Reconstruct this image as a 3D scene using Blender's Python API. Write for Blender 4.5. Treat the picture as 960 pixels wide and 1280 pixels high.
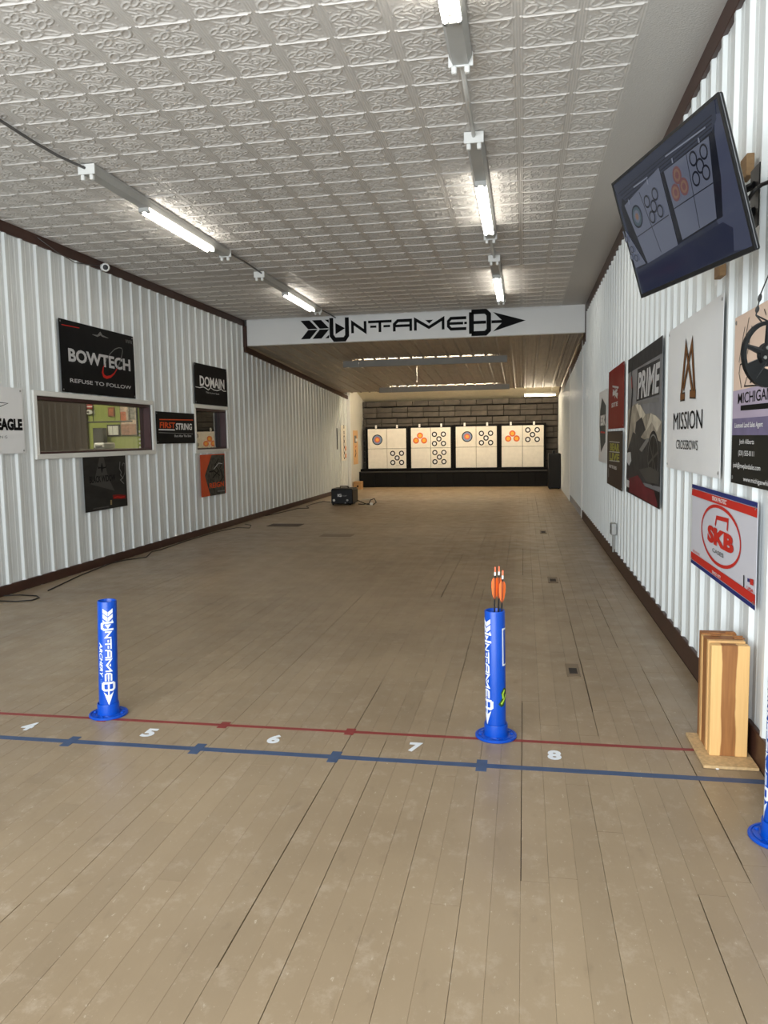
import bpy, math, random
from mathutils import Vector, Matrix, noise
random.seed(7)
# ---------------------------------------------------------------- clear
for o in list(bpy.data.objects): bpy.data.objects.remove(o, do_unlink=True)
SC = bpy.context.scene
COL = SC.collection
R = math.radians

# ---------------------------------------------------------------- camera
FPX, YAW, PITCH, ROLL = 961.5, R(10.366), R(5.461), R(-0.975)
EYE = Vector((0, 0, 1.35))
_f = Vector((-math.sin(YAW)*math.cos(PITCH), math.cos(YAW)*math.cos(PITCH), -math.sin(PITCH)))
_r0 = Vector((math.cos(YAW), math.sin(YAW), 0)); _u0 = _r0.cross(_f)
CR = math.cos(ROLL)*_r0 + math.sin(ROLL)*_u0
CU = -math.sin(ROLL)*_r0 + math.cos(ROLL)*_u0
CF = _f
cam_d = bpy.data.cameras.new('camera'); cam = bpy.data.objects.new('camera', cam_d); COL.objects.link(cam)
cam_d.sensor_fit = 'VERTICAL'; cam_d.sensor_height = 36.0; cam_d.lens = FPX/1280*36
cam_d.clip_start = 0.05; cam_d.clip_end = 100
m = Matrix.Identity(4)
for i in range(3):
    m[i][0] = CR[i]; m[i][1] = CU[i]; m[i][2] = -CF[i]; m[i][3] = EYE[i]
cam.matrix_world = m
SC.camera = cam

def ray(x, y): return CF + CR*((x-480)/FPX) - CU*((y-640)/FPX)
def onZ(x, y, z): d = ray(x, y); return EYE + d*((z-EYE.z)/d.z)
def onX(x, y, X): d = ray(x, y); return EYE + d*((X-EYE.x)/d.x)
def onY(x, y, Y): d = ray(x, y); return EYE + d*((Y-EYE.y)/d.y)
def project(P):
    v = Vector(P)-EYE; z = v.dot(CF)
    return (480+FPX*v.dot(CR)/z, 640-FPX*v.dot(CU)/z, z)

# ---------------------------------------------------------------- world, daylight, exposure
w = bpy.data.worlds.new('world'); SC.world = w; w.use_nodes = True
bgn = w.node_tree.nodes['Background']; bgn.inputs[0].default_value = (0.80, 0.90, 1.0, 1); bgn.inputs[1].default_value = 1.6
SC.view_settings.view_transform = 'Standard'; SC.view_settings.look = 'None'
SC.view_settings.gamma = 1.0; SC.view_settings.use_curve_mapping = False
SC.view_settings.exposure = 0.0

def area(name, loc, rot, sx, sy, power, col, spread=180):
    l = bpy.data.lights.new(name, 'AREA'); l.shape = 'RECTANGLE'; l.size = sx; l.size_y = sy
    l.energy = power; l.color = col; l.spread = R(spread)
    o = bpy.data.objects.new(name, l); COL.objects.link(o); o.location = loc; o.rotation_euler = rot
    return o
# daylight entering through the storefront windows behind the camera
area('storefront_daylight', (-1.8, -1.42, 1.62), (R(90), 0, 0), 5.0, 2.3, 425, (0.89, 0.95, 1.0))

# ---------------------------------------------------------------- room numbers
XL, XR, HC = -4.585, 0.930, 3.346
Y0, YB = -1.5, 12.42           # front wall, header beam
ZB, SLOPE = 2.923, 0.0571      # underside of the header, slope of the rear ceiling
YE = 22.0                      # back wall
LW, RW = XL+0.004, XR-0.004    # poster planes

# ---------------------------------------------------------------- materials
MATS = {}
def s2l(c):
    return tuple(((v/255)/12.92 if v/255 <= .04045 else ((v/255+.055)/1.055)**2.4) for v in c)
def mat(name, rgb, rough=.5, metal=0, var=0, scale=8, bump=0, bscale=40, rand=0, coat=0, stretch=None, emit=0, rvar=0, spec=.5):
    if name in MATS: return MATS[name]
    if name.endswith(('_print', '_poster', '_banner')): spec = min(spec, .10); rough = max(rough, .55)
    mt = bpy.data.materials.new(name); mt.use_nodes = True; MATS[name] = mt
    nt = mt.node_tree; N = nt.nodes; L = nt.links; b = N['Principled BSDF']
    c = s2l(rgb)+(1,)
    b.inputs['Base Color'].default_value = c; b.inputs['Roughness'].default_value = rough; b.inputs['Metallic'].default_value = metal
    b.inputs['Coat Weight'].default_value = coat; b.inputs['Specular IOR Level'].default_value = spec
    tc = N.new('ShaderNodeTexCoord'); src = tc.outputs['Object']
    if stretch:
        mp = N.new('ShaderNodeMapping'); mp.inputs['Scale'].default_value = stretch; L.new(src, mp.inputs[0]); src = mp.outputs[0]
    if var or rvar:
        n = N.new('ShaderNodeTexNoise'); n.inputs['Scale'].default_value = scale; n.inputs['Detail'].default_value = 6; L.new(src, n.inputs['Vector'])
    col_out = None
    if var:
        mr = N.new('ShaderNodeMapRange'); mr.inputs[1].default_value = .3; mr.inputs[2].default_value = .7
        mr.inputs[3].default_value = 1-var; mr.inputs[4].default_value = 1+var; L.new(n.outputs[0], mr.inputs[0])
        hs = N.new('ShaderNodeHueSaturation'); hs.inputs['Color'].default_value = c; L.new(mr.outputs[0], hs.inputs['Value'])
        L.new(hs.outputs[0], b.inputs['Base Color']); col_out = hs
    if rand:
        oi = N.new('ShaderNodeObjectInfo'); mr2 = N.new('ShaderNodeMapRange'); mr2.inputs[3].default_value = 1-rand; mr2.inputs[4].default_value = 1+rand
        L.new(oi.outputs['Random'], mr2.inputs[0]); hs2 = N.new('ShaderNodeHueSaturation'); L.new(mr2.outputs[0], hs2.inputs['Value'])
        if col_out: L.new(col_out.outputs[0], hs2.inputs['Color'])
        else: hs2.inputs['Color'].default_value = c
        L.new(hs2.outputs[0], b.inputs['Base Color'])
    if rvar:
        mr3 = N.new('ShaderNodeMapRange'); mr3.inputs[1].default_value = .3; mr3.inputs[2].default_value = .7
        mr3.inputs[3].default_value = rough-rvar; mr3.inputs[4].default_value = rough+rvar
        L.new(n.outputs[0], mr3.inputs[0]); L.new(mr3.outputs[0], b.inputs['Roughness'])
    if bump:
        n2 = N.new('ShaderNodeTexNoise'); n2.inputs['Scale'].default_value = bscale; n2.inputs['Detail'].default_value = 4; L.new(src, n2.inputs['Vector'])
        bp = N.new('ShaderNodeBump'); bp.inputs['Strength'].default_value = bump; bp.inputs['Distance'].default_value = .01
        L.new(n2.outputs[0], bp.inputs['Height']); L.new(bp.outputs[0], b.inputs['Normal'])
    if emit:
        b.inputs['Emission Color'].default_value = c; b.inputs['Emission Strength'].default_value = emit
    return mt

def floor_mat():
    mt = bpy.data.materials.new('painted_floor'); mt.use_nodes = True; nt = mt.node_tree; N = nt.nodes; L = nt.links; b = N['Principled BSDF']
    geo = N.new('ShaderNodeNewGeometry'); pos = geo.outputs['Position']
    def nz(scale, det, st=(1, 1, 1), rough=.5):
        mp = N.new('ShaderNodeMapping'); mp.inputs['Scale'].default_value = st; L.new(pos, mp.inputs[0])
        n = N.new('ShaderNodeTexNoise'); n.inputs['Scale'].default_value = scale; n.inputs['Detail'].default_value = det
        n.inputs['Roughness'].default_value = rough; L.new(mp.outputs[0], n.inputs['Vector']); return n.outputs[0]
    def ramp(s, a, c0, c1):
        r = N.new('ShaderNodeMapRange'); r.inputs[1].default_value = a[0]; r.inputs[2].default_value = a[1]; r.inputs[3].default_value = c0; r.inputs[4].default_value = c1
        L.new(s, r.inputs[0]); return r.outputs[0]
    def mix(fac, A, B):
        mx = N.new('ShaderNodeMix'); mx.data_type = 'RGBA'
        L.new(fac, mx.inputs[0])
        for k, v in ((6, A), (7, B)):
            if isinstance(v, tuple): mx.inputs[k].default_value = v+(1,)
            else: L.new(v, mx.inputs[k])
        return mx.outputs[2]
    base = mix(ramp(nz(.9, 4), (.35, .65), 0, 1), s2l((142, 123, 98)), s2l((157, 137, 110)))
    # pale scuffs where the paint has worn, darker dirt
    sc1 = ramp(nz(9, 12, (1, .8, 1), .78), (.53, .70), 0, .62)
    base = mix(sc1, base, s2l((180, 163, 142)))
    sc2 = ramp(nz(60, 6, (1, .5, 1), .7), (.62, .72), 0, .75)
    base = mix(sc2, base, s2l((204, 190, 170)))
    d1 = ramp(nz(15, 6, (1, .5, 1)), (.62, .78), 0, .4)
    base = mix(d1, base, s2l((112, 94, 74)))
    oi = N.new('ShaderNodeObjectInfo'); hs = N.new('ShaderNodeHueSaturation'); L.new(base, hs.inputs['Color'])
    L.new(ramp(oi.outputs['Random'], (0, 1), .955, 1.045), hs.inputs['Value'])
    L.new(hs.outputs[0], b.inputs['Base Color'])
    L.new(ramp(nz(5, 8), (.3, .7), .30, .48), b.inputs['Roughness'])
    bp = N.new('ShaderNodeBump'); bp.inputs['Strength'].default_value = .25; bp.inputs['Distance'].default_value = .004
    L.new(nz(30, 6, (1, .3, 1)), bp.inputs['Height']); L.new(bp.outputs[0], b.inputs['Normal'])
    return mt
FLOOR = floor_mat()

def glass_mat(name, tint=(1, 1, 1), gain=1.0, rough=0.0):
    mt = bpy.data.materials.new(name); mt.use_nodes = True; nt = mt.node_tree; N = nt.nodes; L = nt.links
    N.remove(N['Principled BSDF']); out = N['Material Output']
    t = N.new('ShaderNodeBsdfTransparent'); t.inputs[0].default_value = tint+(1,)
    g = N.new('ShaderNodeBsdfGlossy'); g.inputs['Roughness'].default_value = rough
    fr = N.new('ShaderNodeFresnel'); gm_ = N.new('ShaderNodeNewGeometry'); io = N.new('ShaderNodeMath'); io.operation = 'MULTIPLY_ADD'
    io.inputs[1].default_value = 1/1.5-1.5; io.inputs[2].default_value = 1.5; L.new(gm_.outputs['Backfacing'], io.inputs[0]); L.new(io.outputs[0], fr.inputs[0])
    mu = N.new('ShaderNodeMath'); mu.operation = 'MULTIPLY'; mu.use_clamp = True; mu.inputs[1].default_value = gain; L.new(fr.outputs[0], mu.inputs[0])
    ms = N.new('ShaderNodeMixShader'); L.new(mu.outputs[0], ms.inputs[0]); L.new(t.outputs[0], ms.inputs[1]); L.new(g.outputs[0], ms.inputs[2])
    L.new(ms.outputs[0], out.inputs[0]); return mt
GLASS = glass_mat('window_glass', (.96, .98, .96), 1.5)

def wood_mat():
    mt = bpy.data.materials.new('hickory_board'); mt.use_nodes = True; nt = mt.node_tree; N = nt.nodes; L = nt.links; b = N['Principled BSDF']
    tc = N.new('ShaderNodeTexCoord'); oi = N.new('ShaderNodeObjectInfo')
    mp = N.new('ShaderNodeMapping'); mp.inputs['Scale'].default_value = (1, 1, .22); L.new(tc.outputs['Object'], mp.inputs[0])
    n = N.new('ShaderNodeTexNoise'); n.inputs['Scale'].default_value = 16; n.inputs['Detail'].default_value = 3; L.new(mp.outputs[0], n.inputs['Vector'])
    sx = N.new('ShaderNodeSeparateXYZ'); L.new(tc.outputs['Object'], sx.inputs[0])
    def mth(op, a, bb):
        q = N.new('ShaderNodeMath'); q.operation = op
        for i, v in enumerate((a, bb)):
            if isinstance(v, (int, float)): q.inputs[i].default_value = v
            else: L.new(v, q.inputs[i])
        return q.outputs[0]
    wob = mth('MULTIPLY', mth('SUBTRACT', n.outputs[0], .5), .035)
    d = mth('ABSOLUTE', mth('ADD', mth('SUBTRACT', sx.outputs[0], -.004), wob), 0)
    r = N.new('ShaderNodeMapRange'); r.inputs[1].default_value = .027; r.inputs[2].default_value = .0315; r.inputs[3].default_value = 1; r.inputs[4].default_value = 0; L.new(d, r.inputs[0])
    mp2 = N.new('ShaderNodeMapping'); mp2.inputs['Scale'].default_value = (1, 1, .05); L.new(tc.outputs['Object'], mp2.inputs[0])
    n2 = N.new('ShaderNodeTexNoise'); n2.inputs['Scale'].default_value = 110; n2.inputs['Detail'].default_value = 5; L.new(mp2.outputs[0], n2.inputs['Vector'])
    m0 = N.new('ShaderNodeMix'); m0.data_type = 'RGBA'; m0.inputs[6].default_value = s2l((236, 194, 130))+(1,); m0.inputs[7].default_value = s2l((220, 170, 104))+(1,); L.new(n2.outputs[0], m0.inputs[0])
    m1 = N.new('ShaderNodeMix'); m1.data_type = 'RGBA'; m1.inputs[6].default_value = s2l((178, 122, 66))+(1,); m1.inputs[7].default_value = s2l((116, 68, 32))+(1,); L.new(n2.outputs[0], m1.inputs[0])
    m2 = N.new('ShaderNodeMix'); m2.data_type = 'RGBA'; L.new(r.outputs[0], m2.inputs[0]); L.new(m0.outputs[2], m2.inputs[6]); L.new(m1.outputs[2], m2.inputs[7])
    L.new(m2.outputs[2], b.inputs['Base Color']); b.inputs['Roughness'].default_value = .55
    return mt

# ---------------------------------------------------------------- mesh builder
class MB:
    def __init__(s): s.v = []; s.f = []; s.m = []; s.mats = []
    def mi(s, mt):
        if mt not in s.mats: s.mats.append(mt)
        return s.mats.index(mt)
    def add(s, vs, fs, mt):
        k = len(s.v); s.v += [tuple(v) for v in vs]; i = s.mi(mt)
        for f in fs: s.f.append(tuple(q+k for q in f)); s.m.append(i)
        return s
    def box(s, lo, hi, mt):
        x0, y0, z0 = lo; x1, y1, z1 = hi
        return s.add([(x0,y0,z0),(x1,y0,z0),(x1,y1,z0),(x0,y1,z0),(x0,y0,z1),(x1,y0,z1),(x1,y1,z1),(x0,y1,z1)],
                     [(0,3,2,1),(4,5,6,7),(0,1,5,4),(1,2,6,5),(2,3,7,6),(3,0,4,7)], mt)
    def bevbox(s, lo, hi, b, mt):
        # box with chamfered edges: 24 vertices
        c = [(lo[i]+hi[i])/2 for i in range(3)]; h = [(hi[i]-lo[i])/2 for i in range(3)]
        b = min(b, *[q*.9 for q in h]); vs = []; idx = {}
        for sx in (-1,1):
            for sy in (-1,1):
                for sz in (-1,1):
                    for ax in range(3):
                        d = [h[i]-(b if i != ax else 0) for i in range(3)]
                        idx[(sx,sy,sz,ax)] = len(vs); vs.append((c[0]+sx*d[0], c[1]+sy*d[1], c[2]+sz*d[2]))
        fs = []
        sg = [(-1,-1),(1,-1),(1,1),(-1,1)]
        for ax in range(3):
            o = [i for i in range(3) if i != ax]
            for sgn in (-1,1):
                q = []
                for a, bb in sg:
                    t = [0,0,0]; t[ax] = sgn; t[o[0]] = a; t[o[1]] = bb; q.append(idx[(t[0],t[1],t[2],ax)])
                fs.append(q if (sgn > 0) == (ax != 1) else q[::-1])
        for ax in range(3):           # edges along axis ax
            o = [i for i in range(3) if i != ax]
            for a in (-1,1):
                for bb in (-1,1):
                    def t(e, which):
                        v = [0,0,0]; v[ax] = e; v[o[0]] = a; v[o[1]] = bb; return idx[(v[0],v[1],v[2],which)]
                    q = [t(-1,o[0]), t(1,o[0]), t(1,o[1]), t(-1,o[1])]
                    fs.append(q if (a*bb > 0) == (ax != 1) else q[::-1])
        for sx in (-1,1):
            for sy in (-1,1):
                for sz in (-1,1):
                    q = [idx[(sx,sy,sz,0)], idx[(sx,sy,sz,1)], idx[(sx,sy,sz,2)]]
                    fs.append(q if sx*sy*sz > 0 else q[::-1])
        return s.add(vs, fs, mt)
    def tube(s, pts, r, mt, n=8, cap=True):
        pts = [Vector(p) for p in pts]; rs = r if isinstance(r, (list, tuple)) else [r]*len(pts); vs = []; fs = []
        up = None
        for i, p in enumerate(pts):
            t = (pts[min(i+1, len(pts)-1)]-pts[max(i-1, 0)]).normalized()
            if up is None:
                up = Vector((0,0,1)) if abs(t.z) < .9 else Vector((1,0,0))
            a = t.cross(up).normalized(); b = a.cross(t).normalized(); up = b
            for k in range(n):
                an = 2*math.pi*k/n; vs.append(p+(a*math.cos(an)+b*math.sin(an))*rs[i])
        for i in range(len(pts)-1):
            for k in range(n):
                fs.append((i*n+k, i*n+(k+1) % n, (i+1)*n+(k+1) % n, (i+1)*n+k))
        if cap: fs.append(tuple(range(n))[::-1]); fs.append(tuple(range((len(pts)-1)*n, len(pts)*n)))
        return s.add(vs, fs, mt)
    def lathe(s, prof, mt, n=32, c=(0,0,0), ax=2):
        vs = []; fs = []
        for r, z in prof:
            for k in range(n):
                a = 2*math.pi*k/n; q = [r*math.cos(a), r*math.sin(a), z]
                if ax == 0: q = [z, q[0], q[1]]
                if ax == 1: q = [q[1], z, q[0]]
                vs.append((q[0]+c[0], q[1]+c[1], q[2]+c[2]))
        for i in range(len(prof)-1):
            for k in range(n):
                fs.append((i*n+k, i*n+(k+1) % n, (i+1)*n+(k+1) % n, (i+1)*n+k))
        if prof[0][0] > 1e-6: pass
        return s.add(vs, fs, mt)
    def prism(s, poly, h0, h1, mt, fn=lambda a, b, h: (a, b, h)):
        n = len(poly); vs = [fn(a, b, h0) for a, b in poly]+[fn(a, b, h1) for a, b in poly]
        fs = [tuple(range(n))[::-1], tuple(range(n, 2*n))]+[(i, (i+1) % n, n+(i+1) % n, n+i) for i in range(n)]
        return s.add(vs, fs, mt)
    def mesh(s, name, smooth=False):
        me = bpy.data.meshes.new(name); me.from_pydata(s.v, [], s.f)
        for mt in s.mats: me.materials.append(mt)
        me.polygons.foreach_set('material_index', s.m)
        if smooth:
            me.polygons.foreach_set('use_smooth', [True]*len(me.polygons))
        me.update(); return me
    def build(s, name, parent=None, loc=(0,0,0), smooth=False):
        return link(name, s.mesh(name, smooth), parent, loc)

def link(name, me, parent=None, loc=(0,0,0), rot=(0,0,0)):
    o = bpy.data.objects.new(name, me); COL.objects.link(o); o.location = loc; o.rotation_euler = rot
    if parent: o.parent = parent
    return o
def autosmooth(o, deg=40):
    me = o.data
    me.polygons.foreach_set('use_smooth', [True]*len(me.polygons)); me.set_sharp_from_angle(angle=R(deg)); return o
def tag(o, label, cat, group=None):
    o['label'] = label; o['category'] = cat
    if group: o['group'] = group
    return o
def thing(name, label, cat, loc=(0,0,0), rz=0, group=None):
    o = bpy.data.objects.new(name, None); COL.objects.link(o); o.location = loc; o.rotation_euler = (0,0,rz); o.empty_display_size = .1
    return tag(o, label, cat, group)
def struct(o): o['kind'] = 'structure'; return o

# ---------------------------------------------------------------- text and flat print
def text_geo(body, bold=0.0):
    cu = bpy.data.curves.new('txt', 'FONT'); cu.body = body; cu.size = 1; cu.resolution_u = 3; cu.offset = bold
    o = bpy.data.objects.new('txt', cu); COL.objects.link(o)
    me = bpy.data.meshes.new_from_object(o); vs = [v.co.copy() for v in me.vertices]; fs = [tuple(p.vertices) for p in me.polygons]
    bpy.data.objects.remove(o, do_unlink=True); bpy.data.curves.remove(cu); bpy.data.meshes.remove(me)
    x0 = min(v.x for v in vs); x1 = max(v.x for v in vs); y0 = min(v.y for v in vs); y1 = max(v.y for v in vs)
    return [((v.x-x0)/(x1-x0), (v.y-y0)/(y1-y0)) for v in vs], fs
def stroke_geo(pts, wd, closed=False):
    n = len(pts); vs = []; fs = []
    P = [Vector((a, b, 0)) for a, b in pts]
    for i in range(n):
        a = P[(i-1) % n] if (closed or i > 0) else None; b = P[(i+1) % n] if (closed or i < n-1) else None
        d1 = (P[i]-a).normalized() if a is not None else (b-P[i]).normalized()
        d2 = (b-P[i]).normalized() if b is not None else d1
        n1 = Vector((-d1.y, d1.x, 0)); n2 = Vector((-d2.y, d2.x, 0)); mm = (n1+n2)
        mm = mm.normalized() if mm.length > 1e-6 else n1
        k = 1/max(.4, mm.dot(n1)); ww = wd[i] if isinstance(wd, (list, tuple)) else wd
        vs.append(P[i]+mm*ww*k/2); vs.append(P[i]-mm*ww*k/2)
    for i in range(n if closed else n-1):
        j = (i+1) % n; fs.append((2*i, 2*i+1, 2*j+1, 2*j))
    return [(v.x, v.y) for v in vs], fs

class Sheet:
    """A flat sheet (banner, sign, screen) at a real plane: origin O is its lower-left corner as the viewer sees it."""
    def __init__(s, O, e1, e2, W, H):
        s.O = Vector(O); s.e1 = Vector(e1).normalized(); s.e2 = Vector(e2).normalized(); s.n = s.e1.cross(s.e2); s.W = W; s.H = H
        s.parts = {}; s.lay = 0; s.wrinkle = 0; s.seed = random.random()*50
    def px(s, x, y):
        d = ray(x, y); t = (s.O-EYE).dot(s.n)/d.dot(s.n); q = EYE+d*t-s.O; return (q.dot(s.e1), q.dot(s.e2))
    def z(s, u, v):
        if not s.wrinkle: return 0
        return s.wrinkle*(.5+.5*math.sin(u*9+s.seed)*math.cos(v*5+s.seed*2))
    def mb(s, role):
        if role not in s.parts: s.parts[role] = MB()
        return s.parts[role]
    def _put(s, role, mt, vs, fs):
        s.lay += 1; dz = .0012+.00012*s.lay+s.wrinkle*.25
        s.mb(role).add([(u, v, s.z(u, v)+dz) for u, v in vs], fs, mt)
    def poly(s, role, mt, pts): s._put(role, mt, pts, [tuple(range(len(pts)))])
    def ppoly(s, role, mt, pts, k=1, o=(0,0)): s.poly(role, mt, [s.px(o[0]+a/k, o[1]+b/k) for a, b in pts])
    def rect(s, role, mt, u0, v0, u1, v1): s.poly(role, mt, [(u0,v0),(u1,v0),(u1,v1),(u0,v1)])
    def stroke(s, role, mt, pts, wd, closed=False): s._put(role, mt, *stroke_geo(pts, wd, closed))
    def pstroke(s, role, mt, pts, wd, k=1, o=(0,0), closed=False): s.stroke(role, mt, [s.px(o[0]+a/k, o[1]+b/k) for a, b in pts], wd, closed)
    def ring(s, role, mt, c, rx, ry, wd, n=28): s.stroke(role, mt, [(c[0]+rx*math.cos(2*math.pi*i/n), c[1]+ry*math.sin(2*math.pi*i/n)) for i in range(n)], wd, True)
    def disc(s, role, mt, c, rx, ry=None, n=24):
        ry = ry or rx; s.poly(role, mt, [(c[0]+rx*math.cos(2*math.pi*i/n), c[1]+ry*math.sin(2*math.pi*i/n)) for i in range(n)])
    def text(s, role, mt, body, u0, v0, u1, v1, bold=0.0, shear=0.0):
        vs, fs = text_geo(body, bold)
        s._put(role, mt, [(u0+(u1-u0)*a+shear*(v1-v0)*b, v0+(v1-v0)*b) for a, b in vs], fs)
    def ptext(s, role, mt, body, TL, BL, RT, k=1, o=(0,0), bold=0.0, shear=0.0):
        f = lambda q: s.px(o[0]+q[0]/k, o[1]+q[1]/k)
        a = f(TL); b = f(BL); c = f(RT); s.text(role, mt, body, a[0], b[1], c[0], a[1], bold, shear)
    def build(s, name, mt, label, cat, wrinkle=0, thick=.002, group=None, grommets=False, grid=16, parent=None):
        mbb = MB(); n = grid if wrinkle else 1; vs = []; fs = []
        for lay in (0, 1):
            for j in range(n+1):
                for i in range(n+1):
                    u = s.W*i/n; v = s.H*j/n; vs.append((u, v, s.z(u, v)-(thick if lay == 0 else 0)))
        k = (n+1)*(n+1)
        for j in range(n):
            for i in range(n):
                a = j*(n+1)+i; q = (a, a+1, a+n+2, a+n+1)
                fs.append(tuple(k+t for t in q)); fs.append(q[::-1])
        edge = [i for i in range(n+1)]+[(j+1)*(n+1)-1 for j in range(1, n+1)]+[n*(n+1)+i for i in range(n-1, -1, -1)]+[j*(n+1) for j in range(n-1, 0, -1)]
        for i in range(len(edge)):
            a = edge[i]; b = edge[(i+1) % len(edge)]; fs.append((a, b, b+k, a+k))
        mbb.add(vs, fs, mt); o = mbb.build(name, parent)
        M = Matrix.Identity(4)
        for i in range(3):
            M[i][0] = s.e1[i]; M[i][1] = s.e2[i]; M[i][2] = s.n[i]; M[i][3] = s.O[i]
        if parent is None: o.matrix_world = M
        else: o.matrix_local = parent.matrix_world.inverted() @ M
        if wrinkle: o.data.polygons.foreach_set('use_smooth', [True]*len(o.data.polygons)); o.data.set_sharp_from_angle(angle=R(40))
        for role, mb2 in s.parts.items():
            ch = mb2.build(role, o)
            if role in ('slogan', 'small_text', 'picture'): ch['kind'] = 'stuff'
        if grommets:
            gm = MB().lathe([(.004,0),(.009,.0),(.009,.002),(.004,.003)], M_STEEL, 12).mesh('grommet')
            for u in (.025, s.W-.025):
                for v in (.025, s.H-.025): link('grommet', gm, o, (u, v, s.z(u, v)+.001))
        if label: tag(o, label, cat, group)
        s.obj = o; return o

# poster corners were measured on planes 21 mm off the ribs; bring them to the real wall plane along the sight lines
KL, KR = LW/(XL+.025), RW/(XR-.025)
def left_sheet(y0, y1, z0, z1, x=LW):
    y0, y1 = y0*KL, y1*KL; z0, z1 = 1.35+(z0-1.35)*KL, 1.35+(z1-1.35)*KL
    return Sheet((x, y0, z0), (0,1,0), (0,0,1), y1-y0, z1-z0)
def right_sheet(ya, yb, z0, z1, x=RW):                      # ya > yb
    ya, yb = ya*KR, yb*KR; z0, z1 = 1.35+(z0-1.35)*KR, 1.35+(z1-1.35)*KR
    return Sheet((x, ya, z0), (0,-1,0), (0,0,1), ya-yb, z1-z0)
def back_sheet(x0, x1, z0, z1, y): return Sheet((x0, y, z0), (1,0,0), (0,0,1), x1-x0, z1-z0)

# common materials
M_WALL = mat('white_ribbed_steel', (222, 226, 225), .33, 0, var=.02, scale=3, rand=.012)
M_BACKING = mat('wall_backing', (120, 118, 114), .8)
M_BROWN = mat('dark_brown_trim', (62, 36, 27), .45, var=.15, scale=6)
M_TILE = mat('pressed_tin_paint', (204, 200, 194), .42, 0, var=.03, scale=5, rand=.015)
M_PLAIN = mat('plain_ceiling_paint', (196, 193, 188), .55, bump=.3, bscale=90)
M_STEEL = mat('galvanised_steel', (165, 165, 162), .35, .8, var=.06, scale=20)
M_WHITE = mat('white_enamel', (228, 228, 224), .35)
M_BLACK = mat('black_plastic', (15, 15, 16), .45, spec=.3)
M_BLACKP = mat('black_print', (14, 14, 15), .6, spec=.15)
M_WHITEP = mat('white_print', (232, 232, 230), .5)
M_REDP = mat('red_print', (190, 42, 34), .5)
M_GREYP = mat('grey_print', (120, 120, 118), .5)
M_ORANGEP = mat('orange_print', (216, 84, 40), .5)
M_YELLOWP = mat('yellow_print', (244, 190, 70), .5)
M_CORD = mat('black_cord', (24, 22, 21), .5)
M_CHANNEL = mat('lamp_channel_paint', (176, 176, 172), .4, var=.04, scale=10)

# ================================================================ STRUCTURE
# ---- floor: dark subfloor with painted boards
mb = MB(); mb.box((XL-.1, Y0, -.12), (XR+.1, YE+.1, -.012), mat('subfloor_gap', (34, 27, 21), .9))
floor = struct(mb.build('floor'))
ub = MB(); e = .006
ub.add([(-.5,-.5,-.012),(.5,-.5,-.012),(.5,.5,-.012),(-.5,.5,-.012),(-.5,-.5,-.0008),(.5,-.5,-.0008),(.5,.5,-.0008),(-.5,.5,-.0008),
        (-.5+e,-.5,0),(.5-e,-.5,0),(.5-e,.5,0),(-.5+e,.5,0)],
       [(0,1,5,9,8,4),(2,3,7,11,10,6),(1,2,6,5),(3,0,4,7),(4,8,11,7),(5,6,10,9),(8,9,10,11)], FLOOR)
board_me = ub.mesh('floor_board')
boards = []; BW = .0855; ncol = int(math.ceil((XR-XL)/BW))
rb = random.Random(3)
for c in range(ncol):
    x0 = XR-(c+1)*BW; x1 = XR-c*BW; x0 = max(x0, XL)
    cuts = [Y0]; y = Y0+rb.uniform(.3, 3)
    while y < YE-.3:
        cuts.append(y); y += rb.uniform(.8, 2.6)
    cuts += [6.42, YE]; cuts = sorted(cuts)
    cuts = [a for i, a in enumerate(cuts) if i == 0 or a-cuts[i-1] > .35 or a in (6.42, YE)]
    for a, b in zip(cuts[:-1], cuts[1:]):
        q = rb.random(); g = .0002 if q < .66 else (.0009 if q < .86 else rb.uniform(.0016, .0030))
        off = rb.choice((-1, 1))*g*.4
        boards.append(((x0+x1)/2+off, (a+b)/2, (x1-x0)-g, b-a-.0012))
def vis_area(bd):
    cx, cy, wd, ln = bd; n = 0; tot = 0
    for t in range(12):
        y = cy+ln*((t+.5)/12-.5)
        if y < .6: continue
        p = project((cx, y, 0))
        if p[2] > .1 and 0 <= p[0] <= 960 and 0 <= p[1] <= 1280: tot += wd*ln/12*FPX*FPX*1.35/p[2]**3
    return tot
boards.sort(key=vis_area, reverse=True)
for bd in boards[:300]:
    o = link('floor_board', board_me, floor, (bd[0], bd[1], 0)); o.scale = (bd[2], bd[3], 1)
mb = MB()
for cx, cy, wd, ln in boards[300:]:
    mb.add([(cx+x*wd, cy+y*ln, z) for x, y, z in ub.v], ub.f, FLOOR)
o = mb.build('floor_boards', floor); o['kind'] = 'stuff'

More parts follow.
